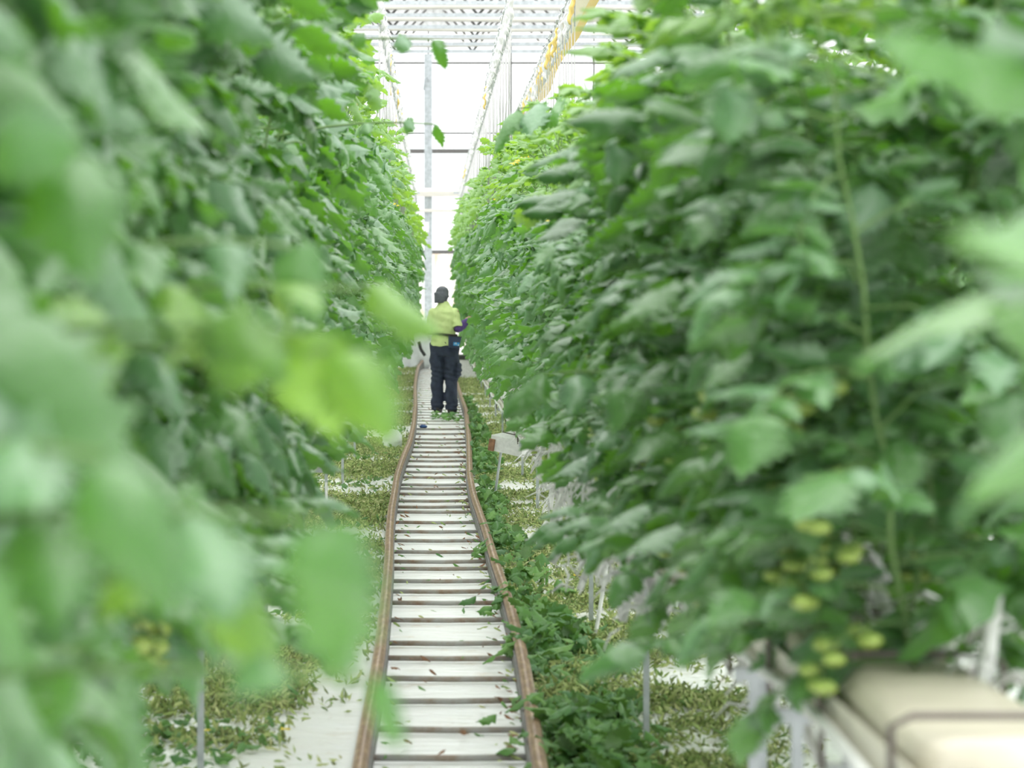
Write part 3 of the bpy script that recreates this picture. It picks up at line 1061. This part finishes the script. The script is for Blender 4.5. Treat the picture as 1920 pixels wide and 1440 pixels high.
o = crumple((-0.44, 29.8, 0.085), (0.105, 0.12, 0.12), 3).build('crumpled_bag', M['sheeting'])
tag(o, 'crumpled white plastic bag on the litter left of the left rail', 'bag')
t = thing('wrapped_bundle', 'tall bundle wrapped in white sheeting at the far end of the left row', 'bundle', (-0.45, 60.9, 0))
crumple((0, 0, 0.42), (0.42, 0.4, 0.62), 8, 40, 26).build('sheeting', M['sheeting'], t)
crumple((0.30, -0.15, 0.80), (0.17, 0.16, 0.26), 9).build('cover_top', M['sheeting'], t)
MB().loft([((0.30, -0.15, 0.80), 0.175, 0.165), ((0.30, -0.15, 0.92), 0.175, 0.165)], 20).build('beige_band', M['cream_plastic'], t)
o = crumple((-0.137, 33.9, 0.045), (0.045, 0.05, 0.022), 11).build('blue_rag', M['blue'])
tag(o, 'small crumpled blue rag on the track crossbars in front of the person', 'rag')
t = thing('white_crate', 'long white crate with black rim at the far end of the right row', 'crate', (0.62, 54.0, 0))
MB().box((-0.17, -0.5, 0), (0.45, 0.5, 0.36)).build('side_panel', M['white_plastic'], t, False)
MB().box((-0.19, -0.52, 0.36), (0.47, 0.52, 0.44)).build('rim', M['rubber'], t, False)

# ------------------------------------------------------------------ leaf litter on the ground film
def patchy(x, y, seed, fx, fy):
    rg = np.random.default_rng(seed)
    s = 0
    for k in range(6):
        f = 1.7 ** k * 0.5
        a, b_ = rg.uniform(0.7, 1.3, 2)
        s = s + np.sin(x * fx * f * a + rg.uniform(0, 6.28) + 1.3 * np.sin(y * fy * f * 0.7 + rg.uniform(0, 6))) * np.sin(y * fy * f * b_ + rg.uniform(0, 6.28)) / (1.25 ** k)
    return s


def in_track(x, y):
    return (x > np.interp(y, LPATH[:, 1], LPATH[:, 0]) - 0.035) & (x < np.interp(y, RPATH[:, 1], RPATH[:, 0]) + 0.035)


def scatter(name, n, x0, x1, y0, y1, seed, dens, tpls, size, wide, height, mat, label, cat, tilt=0.35, flat=1.0):
    rg = np.random.default_rng(seed)
    x = rg.uniform(x0, x1, n)
    y = np.exp(rg.uniform(math.log(y0), math.log(y1), n)) if y0 > 0 else rg.uniform(y0, y1, n)
    keep = rg.random(n) < dens(x, y)
    keep &= ~in_track(x, y)
    x, y = x[keep], y[keep]
    mb = MB()
    hm = dens(x, y)
    for i in range(len(x)):
        a = rg.uniform(0, 2 * PI)
        dv = np.array([math.cos(a), math.sin(a), rg.normal(0, tilt)])
        nn = np.array([0, 0, 1.0]) + tilt * rg.normal(size=3)
        sz = size * rg.uniform(0.6, 1.3)
        z = 0.012 + height * hm[i] * rg.random() ** 1.3
        V, Fc = tpls[rg.integers(len(tpls))]
        R = frame(dv, nn)
        Q = (V * np.array([sz * wide * rg.uniform(.7, 1.3), sz, sz * flat])) @ R.T
        z = max(z, 0.004 - Q[:, 2].min())
        mb.add(Q + np.array([x[i], y[i], z]), Fc)
    o = mb.build(name, mat)
    tag(o, label, cat, kind='stuff')
    return o, len(x)


def d_fresh(x, y):
    g = patchy(x, y, 1, 4.5, 2.2)
    edge = np.interp(y, RPATH[:, 1], RPATH[:, 0])
    w = np.interp(y, [7, 11, 14, 17, 19, 25, 36, 42], [0.40, 0.40, 0.34, 0.30, 0.18, 0.26, 0.20, 0.10])
    core = np.clip(1.25 - ((x - edge) / w) ** 2, 0, 1)
    gap = np.clip(0.62 + g * 1.1, 0.03, 1)
    gap = gap * np.where(np.abs(y - 16.6) < 0.35, 0.12, 1) * np.where(np.abs(y - 14.2) < 0.2, 0.3, 1)
    return core * gap


def d_dry_r(x, y):
    g = patchy(x, y, 2, 2.4, 3.4)
    return np.clip(0.45 + 0.8 * g, 0.02, 1) * np.clip((x - 0.30) / 0.15, 0, 1) * np.clip((1.45 - x) / 0.35, 0, 1) * np.interp(y, [7, 11, 14, 22, 60], [0.8, 0.85, 0.95, 1, 1])


def d_dry_l(x, y):
    g = patchy(x, y, 3, 2.0, 3.2)
    near = np.interp(y, [7, 12.4, 13.6, 60], [-0.52, -0.48, -0.27, -0.24])
    return np.clip(0.5 + 0.8 * g, 0.02, 1) * np.clip((near - x) / 0.12, 0.035, 1) * np.clip((x + 1.35) / 0.2, 0, 1) * np.interp(y, [7, 11, 15, 22, 60], [0.75, 0.75, 0.95, 1, 1])


SLIVER = [leaflet_template(s + 140, 4, 1) for s in range(6)]
scatter('fresh_leaf_litter', 12000, 0.36, 0.95, 7.5, 43, 21, d_fresh, TPL, 0.095, 1.0, 0.15, M['cut_leaf'],
        'pile of dark green freshly cut leaves along the right rail', 'cut leaves', 0.6)
scatter('wilted_leaf_litter', 135000, 0.36, 1.45, 7.5, 60, 22, d_dry_r, SLIVER, 0.044, 0.36, 0.045, M['wilted_leaf'],
        'wilted yellowish leaf trimmings on the white film under the right row', 'leaf litter', 0.75)
scatter('wilted_leaf_litter', 125000, -1.35, -0.2, 7.5, 60, 23, d_dry_l, SLIVER, 0.046, 0.36, 0.045, M['wilted_leaf'],
        'wilted yellowish leaf trimmings on the white film under the left row', 'leaf litter', 0.75)
scatter('fresh_leaf_litter', 3500, -1.3, -0.25, 8, 50, 27, lambda x, y: np.clip(patchy(x, y, 6, 3, 3) - 0.1, 0, 1) * np.clip((np.interp(y, [7, 13, 15.5, 60], [-0.55, -0.5, -0.28, -0.28]) - x) / 0.1, 0, 1),
        TPL, 0.06, 0.8, 0.04, M['cut_leaf'], 'scattered dark green cut leaves among the wilted litter left of the track', 'cut leaves', 0.4)
# bits lying between the rails
rgt = np.random.default_rng(31)
mb = MB()
for k in range(520):
    y = math.exp(rgt.uniform(math.log(8.5), math.log(48)))
    xl, xr = rail_x(LPATH, y) + 0.035, rail_x(RPATH, y) - 0.035
    e = rgt.random()
    x = xr - abs(rgt.normal(0, 0.05)) if e < 0.5 else (xl + abs(rgt.normal(0, 0.035)) if e < 0.68 else rgt.uniform(xl, xr))
    if not xl < x < xr:
        continue
    a = rgt.uniform(0, 6.28) if rgt.random() < 0.5 else rgt.normal(0, 0.4)
    put_leaflet(mb, np.array([x, y, 0.035]), np.array([math.cos(a), math.sin(a), 0.05]), np.array([0, 0, 1.0]) + 0.3 * rgt.normal(size=3), rgt.uniform(0.02, 0.055), SLIVER[rgt.integers(6)], int(rgt.choice([0, 1, 2], p=[0.35, 0.4, 0.25])), 0.45)
for k in range(60):       # sprig before the person's boots
    y = rgt.normal(36.6, 0.45)
    x = rgt.normal(0.14, 0.10)
    a = rgt.uniform(0, 6.28)
    put_leaflet(mb, np.array([x, y, 0.05 + 0.05 * rgt.random()]), np.array([math.cos(a), math.sin(a), 0.1]), np.array([0, -0.3, 1.0]) + 0.4 * rgt.normal(size=3), rgt.uniform(0.05, 0.09), TPL[rgt.integers(8)], 2, 1.0)
for y0, n in ((17.6, 14), (14.7, 20), (15.0, 10), (12.6, 10), (10.0, 8), (10.9, 6)):     # leaves lying over the right rail
    for k in range(n):
        y = y0 + rgt.normal(0, 0.2)
        x = rail_x(RPATH, y) + rgt.normal(-0.02, 0.05)
        a = rgt.uniform(0, 6.28)
        put_leaflet(mb, np.array([x, y, 0.055 + 0.085 * max(0, 1 - abs(x - rail_x(RPATH, y)) / 0.07)]), np.array([math.cos(a), math.sin(a), -0.1]), np.array([0, -0.2, 1.0]) + 0.35 * rgt.normal(size=3), rgt.uniform(0.06, 0.10), TPL[rgt.integers(8)], 2, 0.9)
tag(mb.build('track_leaf_litter', [M['wilted_leaf'], M['terracotta'], M['cut_leaf']]), 'scraps of leaves lying on and between the rails of the track', 'leaf scraps', kind='stuff')
fb = MB()
for k in range(5):
    a = 2 * PI * k / 5
    put_leaflet(fb, np.array([0, 0, 0.0]), np.array([math.cos(a), math.sin(a), 0.35]), np.array([0, 0, 1.0]), 0.022, TPL_LO[k], 0, 0.9)
fbm = fb.mesh('fallen_blossom', M['blossom'])
for x, y, w_ in ((1083, 1043, 'nearest the leaning white tube'), (1081, 1078, 'just before the leaning white tube'), (1085, 995, 'beyond the leaning white tube'), (1130, 1075, 'at the foot of the right row'), (385, 1368, 'in the litter under the left row'), (535, 1366, 'at the litter edge under the left row'), (1005, 935, 'midway along the green leaf pile')):
    d = F * (EYE - 0.06) / (y - VY)
    o = link('fallen_blossom', fbm)
    o.location = ((x - VX) * d / F, d, 0.06)
    tag(o, 'small yellow fallen blossom lying %s' % w_, 'blossom', 'fallen yellow blossoms')

# ------------------------------------------------------------------ crop wires, twine hangers and trap ribbon
WZ = 3.88
wires = {'right inner': 0.55, 'right outer': 1.01, 'left inner': -0.40, 'left outer': -0.98}
for nm, x in wires.items():
    o = MB().tube([(x, y, WZ) for y in (-1, 20, 45, 64.35)], 0.004, 5).build('crop_wire', M['galv'])
    row, io = nm.split()
    tag(o, 'thin steel crop wire over the %s side of the %s row' % ('aisle' if io == 'inner' else 'far', row), 'wire')
for side, xs in (('left', (-0.98, -0.40)), ('right', (0.55, 1.01))):
    t = thing('wire_post', 'steel T-shaped post holding the crop wires at the far end of the %s row' % side, 'post', ((xs[0] + xs[1]) / 2, 64.35, 0))
    MB().tube([(0, 0, 0), (0, 0, WZ)], 0.03, 8).build('pole', M['galv'], t)
    MB().box((-0.35, -0.02, WZ - 0.03), (0.35, 0.02, WZ + 0.01)).build('crossarm', M['galv'], t, False)


def hanger_meshes(seed, mat):
    rg = np.random.default_rng(seed)
    hk = MB().tube([(0.02, 0, -0.015), (0.018, 0, 0.012), (0, 0, 0.02), (-0.016, 0, 0.008), (-0.006, 0, -0.03), (0, 0, -0.12), (0, 0, -0.30)], 0.006, 5)
    hk = hk.mesh('hook', M['hook_plastic'])
    sp = MB()
    n = 9
    ox = rg.uniform(-0.07, 0.07)
    sp.loft([((ox * i / n + 0.012 * math.sin(i * 2.1), 0.01 * math.cos(i * 1.7), -0.05 - 0.030 * i), 0.007 + 0.013 * math.sin(PI * (i + 0.5) / n) * rg.uniform(.8, 1.1), 0.007 + 0.012 * math.sin(PI * (i + 0.5) / n)) for i in range(n)], 9)
    sp = sp.mesh('twine_spool', mat)
    st = MB().tube([(0, 0, -0.30), (0.01 * rg.normal(), 0.02 * rg.normal(), -0.75), (0.0, 0.02 * rg.normal(), -1.35)], 0.0045, 4)
    return hk, sp, st.mesh('string', M['string'])


HW = [hanger_meshes(s, M['twine']) for s in range(3)]
HY = [hanger_meshes(s + 9, M['yellow_twine']) for s in range(2)]
for nm, x, d0, d1, step, py in (('right inner', 0.55, 20.5, 63, 0.43, 0.05), ('right outer', 1.01, 20.5, 63, 0.46, 0.3), ('left inner', -0.40, 20.5, 63, 0.62, 0.05)):
    row, io = nm.split()
    ww = 'aisle-side' if io == 'inner' else 'far-side'
    d = d0
    while d < d1:
        yl = rng.random() < py
        hk, sp, st = (HY[int(rng.integers(2))] if yl else HW[int(rng.integers(3))])
        t = thing('twine_hanger', '%s twine spool hanging from the %s wire over the %s row' % ('yellow' if yl else 'white', ww, row), 'twine spool', (x, d, WZ - 0.003 - 0.0),
                  rng.uniform(0, 6.28), '%s twine spools on the %s wire of the %s row' % ('yellow' if yl else 'white', ww, row))
        link('hook', hk, t); link('twine_spool', sp, t); link('string', st, t)
        d += step * rng.uniform(0.8, 1.2)
# trap ribbon slung from the outer wire
ribbon = MB()
V, fs = [], []
ys = np.linspace(15.5, 42, 60)
for i, y in enumerate(ys):
    x = 1.14 + 0.015 * math.sin(y * 1.1)
    z = EYE + 2.17 + 0.03 * math.sin(y * 0.8)
    V += [(x - 0.05, y, z + 0.10), (x + 0.01, y, z - 0.02), (x + 0.045, y, z - 0.08)]
for i in range(len(ys) - 1):
    a = i * 3
    fs += [(a, a + 1, a + 4, a + 3), (a + 1, a + 2, a + 5, a + 4)]
ribbon.add(V, [f for f in fs[0::2]], 0)
ribbon.f.append((np.array(fs[1::2]), 1))
tag(ribbon.build('trap_ribbon', [M['trap'], M['trap_edge']]), 'long cream and yellow insect trap ribbon slung above the right row', 'trap ribbon')

# ------------------------------------------------------------------ the person
PX, PD = 0.125, 38.1
person = thing('person', 'person seen from behind in lime shirt, navy trousers and dark cap, standing on the track', 'person', (PX, PD, 0.03), -0.22)


def limb(mb, pts, rs, n=14):
    mb.tube(pts, rs, n)
    for p_, r in zip(pts, rs):
        mb.ball(p_, r * 0.99, 12, 8)


def hand(mb, wrist, fwd, up, thumb_side):
    """palm, four unequal curled fingers and a thumb; fwd along the palm, up = back of the hand"""
    w = np.array(wrist, dtype=float)
    f = np.array(fwd, dtype=float); f /= np.linalg.norm(f)
    u = np.array(up, dtype=float); u -= f * np.dot(u, f); u /= np.linalg.norm(u)
    s = np.cross(f, u) * thumb_side
    mb.loft([(w, 0.026, 0.018, s, u), (w + f * 0.03, 0.036, 0.016, s, u), (w + f * 0.075, 0.042, 0.014, s, u), (w + f * 0.095, 0.038, 0.011, s, u)], 14)
    for k, (off, ln) in enumerate(((0.029, 0.068), (0.010, 0.078), (-0.010, 0.072), (-0.029, 0.056))):
        p0 = w + f * 0.085 + s * off
        c = 0.5 + 0.12 * k
        P = [p0]
        a = 0.15
        for seg in (0.45, 0.32, 0.23):
            P.append(P[-1] + (f * math.cos(a) - u * math.sin(a)) * ln * seg)
            a += c
        limb(mb, P, [0.0098, 0.009, 0.0083, 0.0068], 8)
    p0 = w + f * 0.028 + s * 0.030
    limb(mb, [p0, p0 + f * 0.022 + s * 0.020 - u * 0.010, p0 + f * 0.050 + s * 0.024 - u * 0.024], [0.0125, 0.0105, 0.008], 8)


R_SH, R_EL, R_WR = (0.152, 0.0, 1.350), (0.200, -0.055, 1.125), (0.300, 0.12, 1.235)
L_SH, L_EL, L_WR = (-0.152, 0.0, 1.350), (-0.190, 0.0, 1.10), (-0.10, 0.21, 1.16)
HC = np.array([-0.035, 0.045, 1.555])      # head centre, bowed and tilted to the left row
bd = MB()
bd.loft([((0, 0, 0.84), 0.150, 0.105), ((0, 0, 0.95), 0.160, 0.112), ((0, 0, 1.10), 0.138, 0.095), ((0, 0, 1.26), 0.160, 0.105), ((0, 0, 1.35), 0.150, 0.10), ((0, 0, 1.41), 0.105, 0.075), ((-0.006, 0.004, 1.46), 0.065, 0.06)], 22)
limb(bd, [(0, 0, 1.42), (-0.018, 0.018, 1.485), tuple(HC + np.array([0.0, -0.01, -0.02]))], [0.062, 0.056, 0.055])
tilt = Matrix.Rotation(-0.20, 3, 'Y') @ Matrix.Rotation(-0.25, 3, 'X')
bd.ball(HC + np.array([0, 0, 0.015]), (0.074, 0.094, 0.092), 18, 12, 0, tilt)
def hp(x, y, z):
    return np.array(tilt @ Vector((x, y, z))) + HC
bd.ball(hp(0, 0.03, -0.05), (0.056, 0.062, 0.062), 14, 9, 0, tilt)
bd.ball(hp(0, 0.098, -0.012), (0.013, 0.018, 0.022), 8, 6, 0, tilt)
bd.ball(hp(0, 0.080, -0.060), (0.026, 0.012, 0.009), 8, 6, 0, tilt)
for s in (-1, 1):
    bd.ball(hp(s * 0.074, -0.005, 0.0), (0.010, 0.020, 0.031), 8, 6, 0, tilt)
    bd.ball(hp(s * 0.03, 0.080, 0.018), (0.013, 0.010, 0.010), 8, 6, 0, tilt)
for SH, EL, WR in ((R_SH, R_EL, R_WR), (L_SH, L_EL, L_WR)):
    limb(bd, [SH, tuple((np.array(SH) + EL) / 2), EL, tuple((np.array(EL) * .6 + np.array(WR) * .4)), WR], [0.052, 0.046, 0.037, 0.038, 0.024])
hand(bd, R_WR, (0.18, 0.8, 0.35), (0.35, -0.25, 0.9), -1)
hand(bd, L_WR, (0.25, 0.85, 0.25), (-0.3, -0.2, 0.9), 1)
for s, fx in ((-1, -0.083), (1, 0.093)):
    limb(bd, [(s * 0.085, 0, 0.90), (fx, 0.01, 0.68), (fx, 0.015, 0.48), (fx, -0.015, 0.30), (fx, -0.01, 0.09)], [0.088, 0.075, 0.056, 0.052, 0.038])
    bd.ball((fx + 0.005 * s, 0.06, 0.05), (0.038, 0.10, 0.03), 12, 8)
remeshed(bd, 'body', M['skin'], 0.006, person, 2)
hr = MB()
hr.ball(hp(0, -0.022, 0.02), (0.081, 0.083, 0.088), 16, 10, 0, tilt)
hr.ball(hp(0, -0.055, -0.055), (0.060, 0.045, 0.060), 14, 8, 0, tilt)
remeshed(hr, 'hair', M['hair'], 0.007, person, 1)
cp = MB()          # soft cap with peak and cloth hanging over the nape
cp.ball(hp(0.012, -0.005, 0.060), (0.086, 0.108, 0.080), 20, 12, 0, tilt)
cp.loft([(hp(0, -0.02, 0.055), 0.100, 0.100), (hp(0, -0.035, 0.0), 0.098, 0.088), (hp(-0.012, -0.056, -0.055), 0.090, 0.060), (hp(-0.030, -0.068, -0.100), 0.074, 0.036)], 20)
cp.loft([(hp(0, 0.085, 0.040), 0.078, 0.012, (1, 0, 0), (0, 0, 1)), (hp(0, 0.13, 0.030), 0.072, 0.009, (1, 0, 0), (0, 0, 1)), (hp(0, 0.165, 0.018), 0.040, 0.006, (1, 0, 0), (0, 0, 1))], 16)
remeshed(cp, 'cap', M['grey_cloth'], 0.008, person, 2)
# shirt with short wide sleeves, loose over the waistband
sh = MB()
sh.loft([((0.0, 0, 0.895), 0.190, 0.145), ((0, 0, 0.93), 0.188, 0.145), ((0, 0, 1.00), 0.178, 0.138), ((0, 0, 1.05), 0.165, 0.130), ((0.0, -0.004, 1.10), 0.170, 0.138), ((0.0, -0.008, 1.17), 0.168, 0.140), ((0, -0.006, 1.28), 0.168, 0.135), ((0, -0.004, 1.35), 0.160, 0.122), ((0, 0, 1.40), 0.125, 0.10), ((-0.003, 0.0, 1.44), 0.088, 0.080), ((-0.006, 0.002, 1.465), 0.080, 0.072)], 40, wob=0.012, seed=2)
for SH, EL in ((R_SH, R_EL), (L_SH, L_EL)):
    S_, E_ = np.array(SH), np.array(EL)
    ax = E_ - S_; ax /= np.linalg.norm(ax)
    px_ = np.cross(ax, (0, 1, 0)); px_ /= np.linalg.norm(px_)
    py_ = np.cross(ax, px_)
    sh.ball(S_, 0.058, 14, 9)
    sh.loft([(S_ + ax * t, r, r * 1.08, px_, py_) for t, r in ((-0.02, 0.052), (0.06, 0.064), (0.13, 0.062), (0.17, 0.066), (0.215, 0.068))], 24, wob=0.02, seed=5)
sh.loft([((-0.006, 0.0, 1.445), 0.078, 0.072), ((-0.008, 0.0, 1.475), 0.074, 0.070), ((-0.008, -0.004, 1.492), 0.070, 0.068)], 20)
shirt = remeshed(sh, 'shirt', M['lime'], 0.008, person, 2)
# fold the cloth: low soft creases
me = shirt.data
co = np.empty(len(me.vertices) * 3); me.vertices.foreach_get('co', co); co = co.reshape(-1, 3)
no = np.empty(len(me.vertices) * 3); me.vertices.foreach_get('normal', no); no = no.reshape(-1, 3)
w = 0.006 * np.sin(co[:, 0] * 34 + 3.0 * np.sin(co[:, 2] * 7 + 1) + co[:, 2] * 14) + 0.003 * np.sin(co[:, 2] * 60 + co[:, 0] * 20)
co += no * (w * np.clip((1.44 - co[:, 2]) / 0.1, 0, 1))[:, None]
me.vertices.foreach_set('co', co.ravel()); me.update()
# trousers: loose, bunched over the boots, cargo pocket on the right thigh
tr = MB()
tr.loft([((0.005, 0, 0.76), 0.195, 0.130), ((0.005, 0, 0.86), 0.200, 0.138), ((0, 0, 0.94), 0.185, 0.132), ((0, 0, 0.985), 0.170, 0.122)], 30)
for s, fx in ((-1, -0.088), (1, 0.098)):
    rr = [(0.80, 0.102, 0.122), (0.70, 0.103, 0.112), (0.58, 0.094, 0.102), (0.46, 0.085, 0.095), (0.34, 0.081, 0.092), (0.22, 0.082, 0.092), (0.155, 0.088, 0.098), (0.125, 0.078, 0.090), (0.095, 0.090, 0.102), (0.070, 0.078, 0.090), (0.045, 0.084, 0.098)]
    tr.loft([((fx + s * 0.006 * math.sin(z * 20), 0.004 * math.sin(z * 14), z), a, b_) for z, a, b_ in rr], 26, wob=0.018, seed=11 + s)
tr.loft([((0.198, -0.01, 0.47), 0.022, 0.075), ((0.204, -0.01, 0.50), 0.030, 0.085), ((0.210, -0.01, 0.64), 0.030, 0.085), ((0.205, -0.01, 0.66), 0.020, 0.080)], 14)
trs = remeshed(tr, 'trousers', M['navy'], 0.009, person, 2)
me = trs.data
co = np.empty(len(me.vertices) * 3); me.vertices.foreach_get('co', co); co = co.reshape(-1, 3)
no = np.empty(len(me.vertices) * 3); me.vertices.foreach_get('normal', no); no = no.reshape(-1, 3)
w = 0.006 * np.sin(co[:, 2] * 45 + 20 * co[:, 0] + 5 * np.sin(co[:, 2] * 12)) + 0.005 * np.sin(co[:, 0] * 50 + co[:, 2] * 26)
co += no * w[:, None]
me.vertices.foreach_set('co', co.ravel()); me.update()
for EL, WR in ((R_EL, R_WR), (L_EL, L_WR)):
    E_, W_ = np.array(EL), np.array(WR)
    ax = W_ - E_; ln = np.linalg.norm(ax); ax /= ln
    px_ = np.cross(ax, (0, 0, 1)); px_ /= np.linalg.norm(px_)
    py_ = np.cross(ax, px_)
    mb = MB()
    mb.ball(E_, 0.050, 14, 9)
    mb.loft([(E_ + ax * t * ln, r * (1 + 0.08 * (i % 2)), r * (1 + 0.08 * (i % 2)), px_, py_) for i, (t, r) in enumerate(((0, 0.050), (0.15, 0.056), (0.3, 0.058), (0.45, 0.057), (0.6, 0.053), (0.75, 0.047), (0.88, 0.041), (1.0, 0.034)))], 20)
    remeshed(mb, 'arm_sleeve', M['purple'], 0.006, person, 1)
for s, fx in ((-1, -0.088), (1, 0.098)):
    mb = MB()
    mb.loft([((fx, -0.085, 0.03), 0.030, 0.028, (1, 0, 0), (0, 0, 1)), ((fx, -0.07, 0.04), 0.040, 0.042, (1, 0, 0), (0, 0, 1)), ((fx, 0.02, 0.045), 0.045, 0.047, (1, 0, 0), (0, 0, 1)), ((fx + 0.006 * s, 0.11, 0.033), 0.050, 0.034, (1, 0, 0), (0, 0, 1)), ((fx + 0.010 * s, 0.17, 0.024), 0.040, 0.025, (1, 0, 0), (0, 0, 1)), ((fx + 0.010 * s, 0.195, 0.018), 0.020, 0.014, (1, 0, 0), (0, 0, 1))], 18)
    mb.tube([(fx, -0.03, 0.05), (fx, -0.03, 0.12)], 0.05, 14)
    bt = remeshed(mb, 'boot', M['boot'], 0.007, person, 1)
    MB().loft([((fx, -0.08, 0.006), 0.034, 0.008, (1, 0, 0), (0, 0, 1)), ((fx, 0.0, 0.006), 0.046, 0.008, (1, 0, 0), (0, 0, 1)), ((fx + .006 * s, 0.11, 0.006), 0.052, 0.008, (1, 0, 0), (0, 0, 1)), ((fx + .01 * s, 0.19, 0.006), 0.028, 0.007, (1, 0, 0), (0, 0, 1))], 12).build('sole', M['rubber'], bt)

# belt with hip pouch
pc = thing('hip_pouch', 'navy hip pouch with bright blue patch on the black belt of the person', 'pouch', (PX, PD, 0.03), -0.22)
V, fs = [], []
N = 60
for i in range(N):
    a = 2 * PI * i / N
    for z in (-0.016, 0.016):
        for k in (0.0, 0.006):
            V.append(((0.178 + k) * math.cos(a), -0.004 + (0.143 + k) * math.sin(a), 1.052 + z - 0.018 * math.cos(a)))
for i in range(N):
    a, b_ = i * 4, ((i + 1) % N) * 4
    fs += [(a, a + 1, b_ + 1, b_), (a + 2, b_ + 2, b_ + 3, a + 3), (a, b_, b_ + 2, a + 2), (a + 1, a + 3, b_ + 3, b_ + 1)]
MB().add(V, fs).build('belt', M['black_web'], pc)
PM = Matrix.Translation((0.175, -0.150, 0.955)) @ Matrix.Rotation(0.42, 4, 'Z') @ Matrix.Rotation(0.10, 4, 'Y')
mb = MB()
rings = [((0, 0, -0.085), 0.066, 0.028), ((0, 0, -0.075), 0.072, 0.034), ((0, 0, 0.0), 0.080, 0.040), ((0, 0, 0.060), 0.086, 0.042), ((0, 0, 0.072), 0.086, 0.040)]
mb.loft(rings, 24)
for r_i, r in enumerate(rings):
    seg = mb.v[0][r_i * 24:(r_i + 1) * 24]
    seg[:, 0] = np.sign(seg[:, 0]) * (np.abs(seg[:, 0]) / r[1]) ** 0.45 * r[1]
    seg[:, 1] = np.sign(seg[:, 1]) * (np.abs(seg[:, 1]) / r[2]) ** 0.45 * r[2]
o = mb.build('bag', M['pouch'], pc); o.matrix_local = PM
o = MB().box((-0.086, -0.043, 0.066), (0.086, 0.040, 0.076)).build('rim', M['black_web'], pc, False); o.matrix_local = PM
o = MB().box((-0.020, -0.0425, -0.050), (0.062, -0.039, -0.006)).build('patch', M['patch'], pc, False); o.matrix_local = PM
lg = MB()
lg.box((0.004, -0.0445, -0.018), (0.020, -0.042, -0.010)).box((-0.010, -0.0445, -0.030), (0.034, -0.042, -0.024)).box((0.044, -0.0445, -0.046), (0.058, -0.042, -0.032))
lg.build('patch_lettering', M['white_plastic'], o, False)
print('plants', sum(1 for q in bpy.data.objects if q.name.startswith('tomato_plant')), 'objects', len(bpy.data.objects))
